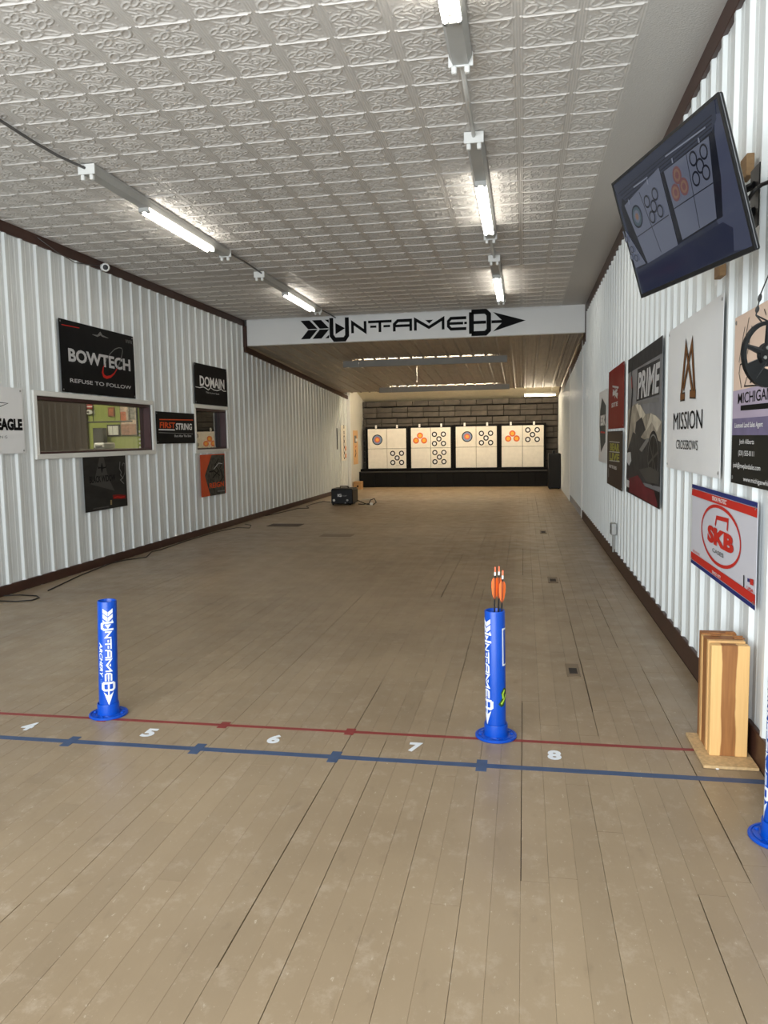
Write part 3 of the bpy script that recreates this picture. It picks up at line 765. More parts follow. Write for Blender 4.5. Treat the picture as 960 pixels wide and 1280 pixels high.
# dark poster under the long window
s = left_sheet(7.40, 8.28, .62, 1.205); k, of = 14.77, (100, 562)
M_DARKPOST = mat('dark_grey_poster', (46, 45, 43), .45, spec=.2, var=.35, scale=3, stretch=(1, 3, 1))
M_MIDP = mat('mid_grey_print', (74, 72, 69), .5, spec=.2)
s.ppoly('picture', M_MIDP, [(360,125),(430,125),(520,520),(640,760),(190,640),(280,500)], k, of)
s.pstroke('emblem', M_BLACKP, [(400,250),(402,300),(402,360),(404,425)], [.01,.035,.04,.012], k, of)
for pts in ([(330,300),(335,330),(400,335)], [(480,290),(472,328),(402,335)], [(330,345),(400,330)], [(470,330),(402,345)]): s.pstroke('emblem', M_BLACKP, pts, .012, k, of)
s.ptext('lettering', M_BLACKP, 'BLACK WIDOW', (170,498), (172,625), (650,545), k, of, bold=.03)
s.pstroke('picture', M_GREYP, [(735,220),(725,350),(760,420),(745,470),(790,520),(745,560),(810,630)], .012, k, of)
s.pstroke('picture', M_GREYP, [(775,300),(795,245),(820,260),(825,420),(800,500)], .008, k, of)
s.ppoly('picture', mat('dark_red_print', (120, 34, 30), .5), [(600,840),(700,825),(842,838),(844,905),(610,915)], k, of)
s.pstroke('picture', M_REDP, [(630,888),(690,870),(750,880),(820,868)], .012, k, of)
s.pstroke('picture', mat('tan_print', (150, 128, 92), .5), [(572,930),(572,1020)], .035, k, of)
s.ptext('small_text', M_GREYP, 'www.blackwidowbows.com', (235,1080), (235,1108), (530,1068), k, of)
s.build('wall_poster', M_DARKPOST, 'dark grey poster with black lettering and red glow under long window', 'poster')
# orange hunter poster
s = left_sheet(10.38, 11.30, .55, 1.16); k, of = 6.733, (190, 440)
M_ORPOST = mat('orange_poster', (206, 88, 52), .45, var=.08, scale=6); M_CAMO = mat('grey_camo_print', (74, 72, 66), .5, var=.6, scale=16)
s.ppoly('picture', M_CAMO, [(500,868),(606,865),(616,1190),(492,1212),(444,1040)], k, of)
for pts in ([(560,900),(530,950),(560,1000),(510,1060)], [(590,920),(570,980),(600,1050),(560,1110)], [(480,1010),(520,1000),(570,1040)]): s.pstroke('picture', M_BLACKP, pts, .02, k, of)
s.pstroke('picture', M_SILVER, [(520,985),(560,935),(590,940)], .012, k, of)
s.ptext('lettering', M_ORANGEP, 'REIGN', (482,1105), (482,1150), (605,1125), k, of, bold=.03)
s.pstroke('lettering', M_GREYP, [(550,1172),(612,1165)], .02, k, of)
s.build('wall_poster', M_ORPOST, 'orange poster with grey camouflage figure under the square window', 'poster')

# ================================================================ RIGHT WALL BANNERS
k, of = 6.4, (740, 440)
s = right_sheet(9.82, 8.87, 1.03, 1.86)
s.ppoly('emblem', mat('dark_slate_print', (66, 72, 74), .5), [(81,365),(113,430),(108,720),(72,802),(62,600),(66,470)], k, of)
s.ptext('lettering', M_WHITEP, 'BSK', (70,508), (70,592), (108,560), k, of, bold=.04)
s.pstroke('emblem', M_REDP, [(70,640),(104,645)], .02, k, of)
s.build('wall_banner', M_WHTBAN, 'white banner with dark slate diamond, farthest on the right wall', 'banner')
s = right_sheet(8.74, 7.42, 1.41, 2.02); s.wrinkle = .004
s.pstroke('emblem', M_SILVER, [(168,275),(215,284)], .02, k, of)
for pts in ([(190,285),(186,370)], [(170,345),(205,300)], [(172,305),(206,365)], [(170,330),(210,338)]): s.pstroke('emblem', M_SILVER, pts, .03, k, of)
s.ptext('lettering', M_SILVER, 'SITE', (160,412), (160,446), (210,432), k, of, bold=.04)
s.build('wall_banner', mat('red_vinyl_banner', (128, 30, 28), .4, bump=.2, bscale=8), 'dark red banner with pale emblem above the brown one', 'banner', s.wrinkle, grommets=True)
s = right_sheet(8.83, 7.50, .815, 1.385)
M_OLIVE = mat('olive_yellow_print', (150, 150, 62), .5, var=.1, scale=20)
s.ptext('lettering', M_OLIVE, 'BEAR', (146,728), (146,788), (222,760), k, of, bold=.05)
s.ptext('lettering', M_OLIVE, 'LIVE', (142,802), (142,862), (220,835), k, of, bold=.05)
s.ptext('lettering', M_SILVER, 'SITES', (138,898), (138,922), (198,930), k, of, bold=.04)
for yy in (716, 796, 868): s.pstroke('stripe', M_SILVER, [(140,yy),(222,yy+8)], .008, k, of)
s.pstroke('stripe', M_SILVER, [(134,930),(134,1000)], .02, k, of)
s.build('wall_banner', mat('brown_vinyl_banner', (62, 50, 44), .4), 'dark brown banner with olive lettering below the red one', 'banner', grommets=True)
# tall mountain poster
s = right_sheet(7.16, 5.44, .84, 2.00); W_, H_ = s.W, s.H
M_POSTG = mat('grey_photo_poster', (126, 126, 128), .4, var=.18, scale=3)
M_ROCK = mat('rock_print', (150, 142, 128), .5, var=.4, scale=7); M_SNOW = mat('pale_rock_print', (198, 190, 172), .5, var=.2, scale=9)
M_DKG = mat('dark_grey_print', (52, 52, 54), .5, var=.3, scale=10); M_VDK = mat('near_black_print', (28, 28, 30), .5, var=.4, scale=12)
M_WINE = mat('wine_red_print', (104, 34, 44), .5, var=.25, scale=5)
s.rect('picture', M_DKG, 0, H_*.9, W_, H_)
s.ppoly('picture', M_ROCK, [(288,470),(340,420),(378,405),(432,500),(470,488),(512,508),(560,555),(552,800),(280,800)], k, of)
s.ppoly('picture', M_SNOW, [(350,425),(378,407),(428,500),(395,560),(372,480)], k, of)
s.ppoly('picture', M_SNOW, [(470,490),(512,510),(556,560),(520,640),(480,560),(430,640)], k, of)
s.ppoly('picture', M_DKG, [(355,560),(400,520),(430,620),(380,700),(345,640)], k, of)
s.ppoly('picture', M_DKG, [(282,800),(330,640),(420,700),(500,690),(552,720),(545,1080),(275,1010)], k, of)
s.ppoly('picture', M_GREYP, [(380,780),(440,690),(470,690),(400,800)], k, of)
s.ppoly('emblem_panel', M_DKG, [(366,140),(546,50),(541,338),(356,396)], k, of)
s.ptext('lettering', M_SILVER, 'PRIME', (368,172), (348,385), (536,230), k, of, bold=.03, shear=.25)
s.pstroke('picture', M_GREYP, [(372,408),(536,380)], .03, k, of)
s.pstroke('picture', M_VDK, [(330,60),(318,180),(326,300),(318,430),(300,600),(286,770)], [.02,.03,.05,.06,.05,.03], k, of)
s.pstroke('picture', mat('dull_red_print', (150, 60, 60), .5), [(318,200),(322,290)], .05, k, of)
cpx = s.px(of[0]+490/k, of[1]+850/k); s.disc('picture', M_VDK, cpx, .27, .20); s.ring('picture', M_GREYP, cpx, .23, .17, .012)
for q in range(6): s.stroke('picture', M_MIDP, [cpx, (cpx[0]+.22*math.cos(q*1.05+.3), cpx[1]+.16*math.sin(q*1.05+.3))], .02)
s.ppoly('picture', M_SILVER, [(286,805),(312,800),(318,870),(300,910),(284,880)], k, of)
s.rect('picture', M_VDK, 0, 0, W_, H_*.10)
s.ppoly('picture', M_WINE, [(300,1115),(300,1010),(370,985),(430,1080),(500,1110),(526,1215),(526,1245)], k, of)
s.ppoly('picture', M_MIDP, [(380,940),(470,920),(540,960),(538,1060),(440,1040)], k, of)
s.ppoly('picture', M_SILVER, [(274,1015),(302,1030),(300,1085),(274,1070)], k, of)
s.build('wall_poster', M_POSTG, 'tall grey mountain poster with slanted pale lettering and red foot', 'poster')
# white crossbow banner
s = right_sheet(5.20, 3.83, 1.135, 1.99); s.wrinkle = .006; k, of = 4.268, (740, 360)
M_BRONZE = mat('bronze_print', (120, 78, 40), .45); M_DARKBR = mat('dark_bronze_print', (46, 34, 26), .5)
for mt_, wd in ((M_DARKBR, .050), (M_BRONZE, .032)):
    s.pstroke('emblem', mt_, [(478,585),(506,312),(545,560)], wd, k, of); s.pstroke('emblem', mt_, [(490,540),(540,296),(556,568)], wd, k, of)
    s.pstroke('emblem', mt_, [(474,584),(498,578)], wd, k, of); s.pstroke('emblem', mt_, [(528,566),(562,566)], wd, k, of)
s.ptext('lettering', M_BLACKP, 'MISSION', (442,668), (441,756), (595,690), k, of, bold=.0)
s.ptext('small_text', M_BLACKP, 'CROSSBOWS', (455,810), (455,857), (570,835), k, of)
s.build('wall_banner', M_WHTBAN, 'large white banner with bronze M-shaped emblem and thin black lettering', 'banner', s.wrinkle, grommets=True)
# land-sales banner cut by the frame
s = right_sheet(3.635, 2.98, 1.13, 1.845); W_, H_ = s.W, s.H
M_PEACH = mat('peach_print', (222, 196, 176), .5, var=.03, scale=4); M_LAV = mat('lavender_print', (172, 160, 178), .5, var=.05, scale=5); M_DUSK = mat('dusk_violet_print', (112, 104, 132), .5, var=.12, scale=14)
M_OLBLK = mat('olive_black_print', (34, 34, 30), .5)
vb = s.px(912, 544)[1]
s.rect('picture', M_LAV, 0, vb, W_, H_*.56); s.rect('picture', M_DUSK, 0, vb, W_, vb+H_*.10)
s.rect('dark_panel', M_OLBLK, 0, 0, W_, vb)
k, of = 6.745, (905, 330)
for pts in ([(215,450),(185,620),(150,810)], [(180,530),(150,700),(130,830)], [(240,520),(220,640),(200,760)], [(185,820),(140,850),(130,920),(150,1045)], [(215,890),(175,1030),(300,1022),(295,990)], [(235,900),(225,1000),(245,985)], [(345,380),(360,430)]):
    s.pstroke('emblem', M_BLACKP, pts, .006, k, of)
s.ptext('lettering', M_BLACKP, 'MICHIGAN', (124,1092), (128,1180), (412,1060), k, of, bold=.01)
s.pstroke('lettering_bar', M_BLACKP, [(145,1215),(420,1190)], .022, k, of)
k, of = 4.268, (740, 360)
s.ptext('small_text', M_WHITEP, 'Licensed Land Sales Agent', (765,720), (765,754), (915,735), k, of, bold=.01)
s.ptext('small_text', M_WHITEP, 'Josh Alberts', (790,806), (790,838), (868,822), k, of)
s.ptext('small_text', M_WHITEP, '(231) 555-0111', (785,866), (785,900), (868,884), k, of)
s.ptext('small_text', M_WHITEP, 'josh@mwplandsales.com', (757,928), (757,962), (902,950), k, of)
s.ptext('small_text', M_WHITEP, 'www.michiganwhitetail', (812,1006), (812,1038), (985,1030), k, of)
s.build('wall_banner', M_PEACH, 'sunset-coloured banner with black lower panel, nearest on the right wall', 'banner', grommets=True)
# case maker's banner with blue and red bands
s = right_sheet(4.41, 3.215, .645, 1.075); s.wrinkle = .004; W_, H_ = s.W, s.H; k, of = 6.4, (850, 580)
M_NAVY = mat('navy_print', (44, 52, 112), .45); M_REDB = mat('bright_red_print', (196, 50, 40), .45)
for a_, b_, mt_ in ((0,.045,M_NAVY), (.052,.145,M_REDB), (.86,.945,M_REDB), (.952,1,M_NAVY)): s.rect('stripe', mt_, 0, H_*a_, W_, H_*b_)
c = s.px(of[0]+335/k, of[1]+582/k); uL = s.px(of[0]+175/k, of[1]+600/k)[0]; uR = s.px(of[0]+491/k, of[1]+590/k)[0]; cu_ = (uL+uR)/2
vT = s.px(of[0]+350/k, of[1]+352/k)[1]; vB = s.px(of[0]+318/k, of[1]+808/k)[1]
s.ring('emblem', M_REDB, (cu_, (vT+vB)/2), (uR-uL)/2, (vT-vB)/2, .016, 40)
s.pstroke('emblem', M_REDB, [(292,490),(304,428),(392,452),(386,535)], .020, k, of)
s.ptext('lettering', M_REDB, 'SKB', (228,478), (212,606), (436,640), k, of, bold=.06)
s.ptext('small_text', M_GREYP, 'CASES', (268,667), (268,700), (357,728), k, of, bold=.02)
s.ptext('small_text', M_WHITEP, 'SUPERIOR PROTECTION', (243,247), (243,280), (425,322), k, of, bold=.02)
s.ptext('small_text', M_WHITEP, 'SINCE 1977', (266,848), (266,872), (335,902), k, of, bold=.02)
s.ptext('small_text', M_REDB, 'skbcases.com', (112,676), (112,698), (165,718), k, of)
s.ptext('small_text', M_REDB, 'USA', (545,972), (545,1000), (600,1008), k, of, bold=.02)
s.ppoly('flag', M_NAVY, [(550,912),(570,920),(570,948),(550,940)], k, of)
for q in range(3): s.pstroke('flag', M_REDB, [(572,924+q*16),(600,934+q*16)], .008, k, of)
s.pstroke('small_text', M_BLACKP, [(520,890),(520,985)], .012, k, of)
s.build('wall_banner', mat('pale_grey_banner', (206, 205, 212), .4), 'pale banner with red circle emblem between red and blue bands', 'banner', s.wrinkle, grommets=True)
# ================================================================ CEILING LIGHTS
M_TUBE = mat('lit_tube', (255, 250, 240), .4, emit=16)
def strip_light(label, x, ya, yb, lit0, lit1, group='strip lights on the tin ceiling'):
    t = thing('strip_light', label, 'light', (x, ya, HC-.0085), 0, group); Ln = yb-ya
    m_ = MB()   # pressed channel: wider at the ceiling, narrower below
    sec = [(-.060, 0), (-.060, -.022), (-.040, -.062), (.040, -.062), (.060, -.022), (.060, 0)]
    m_.prism(sec, .012, Ln-.012, M_CHANNEL, lambda a, b, h: (a, h, b)); m_.build('channel', t)
    for q, s_ in ((0, 1), (Ln, -1)):
        ep = MB(); ep.prism([(-.064, 0), (-.064, -.070), (.064, -.070), (.064, 0)], q, q+s_*.011, M_WHITE, lambda a, b, h: (a, h, b)); e_ = ep.build('end_plate', t)
        for dx in (-.034, .034):
            sk = MB(); sk.bevbox((dx-.014, min(q, q+s_*.03), -.108), (dx+.014, max(q, q+s_*.03), -.0705), .005, M_WHITE); sk.build('lamp_socket', t)
    for dx in (-.030, .030):
        tb = MB(); tb.tube([(dx, lit0-ya, -.092), (dx, lit1-ya, -.092)], .0145, M_TUBE, 12); tu = tb.build('tube', t, smooth=False)
        for q in (lit0-ya, lit1-ya):
            MB().tube([(dx, q-.012, -.092), (dx, q+.012, -.092)], .0152, M_STEEL, 12).build('tube_cap', tu)
    for q in (lit0-ya-.02, lit1-ya+.005): MB().bevbox((-.044, q, -.098), (.044, q+.012, -.0625), .003, M_CHANNEL).build('tube_bracket', t)
    return t
strip_light('strip light on the left row, nearest, with long cable at its end', -3.08, 5.24, 7.86, 6.10, 7.46)
strip_light('strip light on the left row, farther one close to the header', -3.08, 8.90, 11.55, 9.92, 11.22)
strip_light('strip light on the right row, cut by the top of the photo', -.325, 1.70, 4.22, 2.40, 3.72)
strip_light('strip light on the right row, middle of the three', -.325, 5.27, 7.82, 6.07, 7.50)
strip_light('strip light on the right row, farthest, just before the header', -.325, 8.77, 11.41, 9.55, 11.12)
def pipe(name, label, cat, pts, r, mt, n=8, group=None):
    m_ = MB(); b0 = Vector(pts[0]); m_.tube([Vector(p)-b0 for p in pts], r, mt, n); o = m_.build(name, None, b0, smooth=True); return tag(o, label, cat, group)
M_CONDUIT = mat('white_conduit', (206, 204, 198), .35, .2)
pipe('conduit', 'white conduit between the nearest two lights of the right row', 'conduit', [(-.325, 4.225, HC-.035), (-.325, 5.265, HC-.035)], .013, M_CONDUIT)
pipe('conduit', 'white conduit between the farther two lights of the right row', 'conduit', [(-.325, 7.825, HC-.035), (-.325, 8.765, HC-.035)], .013, M_CONDUIT)
M_GCABLE = mat('grey_cable', (92, 90, 88), .5)
pipe('ceiling_cable', 'dark cable joining the two lights of the left row', 'cable', [(-3.05, 7.865, HC-.03), (-3.04, 8.3, HC-.025), (-3.05, 8.895, HC-.03)], .009, M_GCABLE)
pipe('ceiling_cable', 'dark cable from the last left light to the header', 'cable', [(-3.05, 11.56, HC-.03), (-3.03, 12.0, HC-.022), (-3.02, 12.41, HC-.03)], .009, M_GCABLE)
pipe('ceiling_cable', 'dark cable running from the nearest left light out of frame', 'cable',
     [(-3.08, 2.6, HC-.022), (-3.11, 3.6, HC-.024), (-3.14, 4.3, HC-.026), (-3.155, 4.75, HC-.028), (-3.14, 5.0, HC-.032), (-3.11, 5.15, HC-.034), (-3.09, 5.235, HC-.036)], .010, M_GCABLE)

# ---- valance lights of the rear section, aimed at the targets
M_VAL = mat('grey_valance', (126, 122, 114), .5, var=.05, scale=6)
M_WARM = mat('warm_tube', (255, 238, 208), .4, emit=58)
def valance(label, Y, x0, x1, ztop, zbot):
    t = thing('valance_light', label, 'light', (x0, Y, zbot), 0, 'valance lights of the rear ceiling')
    L_ = x1-x0; h_ = ztop-zbot; zc_ = rear_z(Y+.12)
    MB().bevbox((0, -.012, 0), (.30, .012, h_), .003, M_VAL).build('valance_board', t)
    MB().bevbox((.302, -.010, 0), (L_, .014, h_), .003, M_VAL).build('valance_board', t)
    top = max(zc_-.004-zbot, h_+.004)
    m_ = MB(); m_.bevbox((.25, .10, h_-.024), (L_-.25, .16, h_-.002), .004, M_CHANNEL); m_.build('channel', t)
    for q in (.27, .27+(L_-.54)/2+.01):
        MB().tube([(q+.02, .13, h_-.045), (q+(L_-.54)/2-.03, .13, h_-.045)], .019, M_WARM, 10).build('tube', t)
    for q in (.05, L_/2, L_-.07):
        MB().bevbox((q, .0125, h_*.3), (q+.025, .20, h_*.3+.02), .002, M_STEEL).build('bracket', t)
        MB().bevbox((q, .185, h_*.3+.021), (q+.02, .20, top-.0), .002, M_STEEL).build('hanger', t)
    return t
y1_ = 14.33; zt = onY(530, 447.8, y1_).z; zb_ = onY(530, 456.3, y1_).z
valance('grey valance light across the rear ceiling, nearer of two', y1_, onY(429, 455, y1_).x, onY(634, 449, y1_).x, zt, zb_)
y2_ = 18.5; zt2 = onY(555, 482.3, y2_).z; zb2 = onY(555, 488.8, y2_).z
valance('grey valance light across the rear ceiling, farther of two', y2_, onY(474, 488, y2_).x, onY(637, 484, y2_).x, zt2, zb2)
pc = onY(521, 459, 14.75)
t = thing('pull_chain', 'thin pale pull chain hanging below the nearer valance light', 'pull chain', (pc.x, 14.75, rear_z(14.75)-.3))
ch_top = .3-.09; ch_bot = onY(521, 477, 14.75).z-(rear_z(14.75)-.3)
MB().tube([(0,0,ch_top), (0,0,ch_bot+.02)], .005, M_WHITE, 6).build('chain', t)
MB().lathe([(0,ch_bot-.02),(.010,ch_bot-.01),(.012,ch_bot+.008),(.004,ch_bot+.02),(0,ch_bot+.021)], M_WHITE, 10).build('pull_knob', t)
# bare tube low at the right end, and three unseen tubes added in the pocket to brighten strip and targets
a = onY(655, 494, 20.3); b = onY(695, 491, 20.3); ln_ = min(b.x, XR-.06)-a.x
M_WARM2 = mat('bright_warm_tube', (255, 236, 204), .4, emit=135)
def tube_light(x, y, z, ln, ztop, lab, tm=M_WARM):
    t = thing('tube_light', lab, 'light', (x, y, z), 0, 'tube lights over the targets')
    MB().bevbox((0, -.03, 0), (ln, .03, .04), .005, M_WHITE).build('channel', t)
    MB().tube([(.02, 0, -.022), (ln-.02, 0, -.022)], .016, tm, 10).build('tube', t)
    for q in (.002, ln-.018): MB().bevbox((q, -.02, -.042), (q+.016, .02, -.001), .003, M_WHITE).build('lamp_socket', t)
    for q in (.1, ln-.1): MB().tube([(q, 0, .0402), (q, 0, ztop-z)], .004, M_STEEL, 6).build('hanger', t)
tube_light(a.x, 20.3, rear_z(20.3)-.07, ln_, 2.78, 'bare white tube light low over the targets at right end')
for xx, nm in ((-4.0, 'left'), (-2.5, 'middle'), (-1.0, 'right')):
    tube_light(xx, 19.72, 2.74, 1.22, 2.93, 'added tube light hidden above the ceiling edge, %s of three' % nm, M_WARM2)

# ================================================================ TARGET END
M_FOAMW = mat('white_target_foam', (232, 226, 214), .7, var=.05, scale=9, bump=.1, bscale=60)
M_FRAME = mat('black_target_frame', (13, 12, 12), .7, spec=.15)
M_FOAMB = mat('grey_foam_block', (78, 73, 67), .9, var=.22, scale=5, rand=.16, spec=.2)
YT = 21.35
def bx(p1, p2, Y=YT):
    a = onY(*p1, Y); b = onY(*p2, Y); return a.x, b.z, b.x, a.z      # x0,z0,x1,z1
bales = [bx((459.5,536.5), (508,585.5)), bx((513.5,535), (563.5,585)), bx((569.5,533.5), (621,586)), bx((627,532.3), (679.5,583.5))]
names = ['leftmost', 'second from left', 'third from left', 'rightmost']
# ---- long black bench
YBN = 21.03; bl = Vector((XL+.05, YBN, 0)); br = onY(690, 586, YBN); BZ = .43
t = thing('target_bench', 'long black bench carrying the four white target bales', 'bench', (bl.x, YBN, 0))
BL = min(br.x, .74)-bl.x
MB().bevbox((0, .03, 0), (BL, .55, BZ-.03), .005, M_FRAME).build('body', t)
nb = 12
M_PNL = mat('black_bench_panel', (17, 16, 15), .65, spec=.15, var=.12, scale=5, rand=.2)
for i in range(nb): MB().bevbox((i*BL/nb+.004, 0, .01), ((i+1)*BL/nb-.004, .028, BZ-.05), .004, M_PNL).build('front_panel', t)
MB().bevbox((0, -.01, BZ-.0295), (BL+.01, .57, BZ), .005, mat('dark_bench_top', (40, 37, 34), .6)).build('bench_top', t)
MB().bevbox((0, .20, BZ+.001), (BL, .57, .498), .005, M_FRAME).build('riser', t)
# ---- targets
bale_objs = []
for i, (x0, z0, x1, z1) in enumerate(bales):
    t = thing('target_bale', 'white four-block target bale in black frame, %s of the four' % names[i], 'target', (x0, YT, .4985), 0, 'target bales on the bench')
    W_ = x1-x0; zb0 = max(.008, z0-.4985); H_ = z1-.4985-zb0; g = .004
    for a_ in (0, 1):
        for c in (0, 1):
            MB().bevbox((a_*W_/2+(g if a_ else 0), 0, zb0+c*H_/2+(g if c else 0)), ((a_+1)*W_/2-(0 if a_ else g), .25, zb0+(c+1)*H_/2-(0 if c else g)), .006, M_FOAMW).build('foam_block', t)
    MB().bevbox((-.062, .01, 0), (-.003, .27, zb0+H_+.06), .004, M_FRAME).build('frame_post', t)
    MB().bevbox((W_+.003, .01, 0), (W_+.062, .27, zb0+H_+.06), .004, M_FRAME).build('frame_post', t)
    MB().bevbox((-.0025, .015, zb0+H_+.002), (W_+.0025, .27, zb0+H_+.06), .004, M_FRAME).build('frame_rail', t)
    MB().bevbox((-.0025, .015, 0), (W_+.0025, .27, max(.006, zb0-.002)), .002, M_FRAME).build('frame_rail', t)
    for q in (.22, .77):
        c = MB(); c.bevbox((W_*q-.026, .0, zb0+H_+.012), (W_*q+.026, .014, zb0+H_+.105), .003, M_WHITE); c.build('lane_card', t)
    bale_objs.append(t)
# ---- paper faces pinned on the foam
M_FPAP = mat('target_paper', (234, 228, 214), .6); M_FACEO = mat('salmon_face_print', (222, 108, 72), .6); M_FACEY = mat('yellow_face_print', (246, 178, 74), .6)
M_FACEB = mat('blue_face_print', (128, 148, 176), .6); M_FACEK = mat('black_face_print', (30, 30, 34), .6); M_FACER = mat('red_face_print', (214, 112, 100), .6)
def face(kind, cx, cy, label):
    """paper face centred on photo pixel (cx, cy), lying on the foam"""
    c = onY(cx, cy, YT-.003); sz = .40 if kind != 'five' else .42
    s = back_sheet(c.x-sz/2, c.x+sz/2, c.z-sz/2, c.z+sz/2, YT-.003); h2 = sz/2
    def spot(u, v, rings):
        for q, (r_, mt_) in enumerate(rings): s.disc('spot_%d' % (len(s.parts)+1) if q == 0 else list(s.parts)[-1], mt_, (u, v), r_)
    if kind == 'single': spot(h2, h2, [(.148, M_FACEK), (.124, M_FACEB), (.082, M_FACER), (.045, M_FACEY)])
    if kind == 'three':
        for u, v in ((0, .075), (-.113, -.062), (.113, -.062)): spot(h2+u, h2+v, [(.085, M_FACEO), (.050, M_FACEY)])
    if kind == 'five':
        for u, v in ((0, 0), (-.125, .128), (.125, .128), (-.125, -.128), (.125, -.128)): spot(h2+u, h2+v, [(.074, M_FACEK), (.043, M_WHITEP)])
        s.rect('print_line', M_GREYP, h2-.03, .006, h2+.13, .010)
    for r_ in list(s.parts):
        if r_.startswith('spot_'): pass
    o = s.build('paper_target', M_FPAP, label, 'target face', thick=.001, group='paper faces on the target bales')
    for ch in o.children:
        if ch.name.startswith('spot_'): ch.name = 'spot'
k, of = 6.857, (440, 490)
def zz(x, y, k, of): return of[0]+x/k, of[1]+y/k
face('single', *zz(217,410,k,of), 'single blue-ringed face on the leftmost white bale')
face('five', *zz(387,565,k,of), 'five-spot face low on the leftmost white bale')
face('three', *zz(583,397,k,of), 'three-spot orange face on the second bale from left')
face('five', *zz(745,402,k,of), 'upper five-spot face on the second bale from left')
face('five', *zz(749,558,k,of), 'lower five-spot face on the second bale from left')
k, of = 6.4, (560, 490)
face('single', *zz(153,357,k,of), 'single blue-ringed face on the third bale from left')
face('five', *zz(304,368,k,of), 'five-spot face on the third bale from left')
face('three', *zz(515,354,k,of), 'three-spot orange face on the rightmost white bale')
face('five', *zz(676,341,k,of), 'five-spot face on the rightmost white bale')
# ---- wall of stacked foam blocks behind
t = thing('foam_block_wall', 'wall of stacked grey foam blocks behind the white targets', 'arrow stop', (XL+.06, 21.72, 0))
bwid, bht = .447, .146; W_ = XR-.02-(XL+.06)
foam_me = MB().bevbox((.004, 0, .003), (bwid-.005, .24, bht-.006), .008, M_FOAMB).mesh('foam_block')
MB().box((0, .19, 0), (W_, .245, 2.40), M_FRAME).build('backing_board', t)
rz_ = random.Random(5)
for r_ in range(16):
    z = .06+r_*bht+.02*(r_//2)
    off = [0, .0, .14, .14][r_ % 4]-.05
    if z+bht > 2.40: break
    x = off-bwid
    while x < W_:
        a_ = max(x, 0); b_ = min(x+bwid, W_)
        if b_-a_ > .05:
            dy = rz_.uniform(-.035, .03); cell = z < 1.5
            if not (cell and (0.35 < a_ < W_-.7)):
                if b_-a_ > bwid-.01: o = link('foam_block', foam_me, t, (a_, dy-.06, z))
                else: MB().bevbox((.002, 0, .002), (b_-a_-.003, .24, bht-.003), .006, M_FOAMB).build('foam_block', t, (a_, dy-.06, z))
                o.rotation_euler.y = rz_.uniform(-.010, .010)
        x += bwid
# ---- things near the end wall
sb = onZ(685, 613, 0)
t = thing('black_speaker_cabinet', 'tall black cabinet standing at right end of the target bench', 'cabinet', (sb.x+.02, 19.9, 0))
cw = XR-.02-(sb.x+.02)
MB().bevbox((0, 0, .02), (cw, .45, .90), .012, M_BLACK).build('body', t)
MB().bevbox((.012, -.012, .05), (cw-.012, -.0005, .87), .006, mat('black_grille', (13, 13, 14), .7, bump=.3, bscale=300)).build('front_grille', t)
MB().bevbox((cw*.35, .1, .9005), (cw*.55, .25, .97), .006, M_BLACK).build('top_bracket', t)
for a_ in (.02, cw-.06):
    for b_ in (.03, .38): MB().bevbox((a_, b_, 0), (a_+.04, b_+.04, .0195), .004, M_BLACK).build('foot', t)
a = onZ(441.5, 612, 0); b = onZ(451, 612, 0); YCB = 20.15
t = thing('cardboard_box', 'small brown cardboard box beside the left end of bench', 'box', (XL+.075, YCB, 0))
M_CARD = mat('cardboard', (176, 136, 88), .8, var=.06, scale=10)
MB().bevbox((0, 0, 0), (.22, .24, .21), .003, M_CARD).build('carton', t)
MB().box((0, -.0012, .16), (.22, -.0002, .163), mat('cardboard_edge', (120, 88, 54), .8)).build('flap_edge', t)
MB().box((.10, -.002, .06), (.14, -.0006, .11), M_BLACKP).build('handle_mark', t)
# black box heater with print and lamps
t = thing('equipment_case', 'black equipment case with white print on the far left floor', 'equipment', (-3.91, 15.35, 0))
MB().bevbox((0, 0, .025), (.455, .52, .325), .015, M_BLACK).build('case_body', t)
MB().bevbox((.01, .01, .3255), (.445, .51, .338), .004, mat('black_lid', (34, 33, 32), .5)).build('lid', t)
MB().tube([(.15,.2,.338), (.15,.2,.375), (.32,.2,.375), (.32,.2,.338)], .012, M_BLACK, 8).build('handle', t)
for q, rr, zq in ((.06, .026, .10), (.34, .022, .10), (.30, .014, .045)):
    MB().lathe([(0,-.016),(rr*.8,-.016),(rr,-.010),(rr,-.0005)], M_WHITE if q < .1 else M_STEEL, 14, (q, 0, zq), 1).build('knob', t)
vs, fs = text_geo('IG', .03); MB().add([(.14+.08*a_, -.0015, .17+.06*b_) for a_, b_ in vs], fs, M_WHITEP).build('lettering', t)
vs, fs = text_geo('TOP', .02); MB().add([(.23+.10*a_, -.0015, .175+.03*b_) for a_, b_ in vs], fs, M_GREYP).build('lettering', t)
for a_ in (.03, .39):
    for b_ in (.04, .45): MB().lathe([(.018,0),(.02,.0245)], M_BLACK, 10, (a_, b_, 0)).build('foot', t)
t = thing('hose_reel', 'tangle of dark hose and pale fittings beside equipment case', 'hose', (-3.36, 15.35, 0))
hp = [(0,0,.10), (.10,-.02,.06), (.22,-.06,.02), (.34,-.02,.012), (.38,.08,.05), (.33,.14,.12), (.26,.10,.10), (.24,0,.03), (.12,.04,.012), (0,.12,.012)]
MB().tube(hp, .010, M_CORD, 8).build('hose', t)
MB().tube([(.05,.02,.105), (.18,0,.115), (.30,.02,.13)], .012, mat('pale_fitting', (196, 188, 170), .5), 8).build('fitting', t)
MB().lathe([(0,0),(.03,.005),(.034,.04),(.02,.055),(0,.056)], M_WHITE, 12, (.30, -.04, .0)).build('fitting', t)
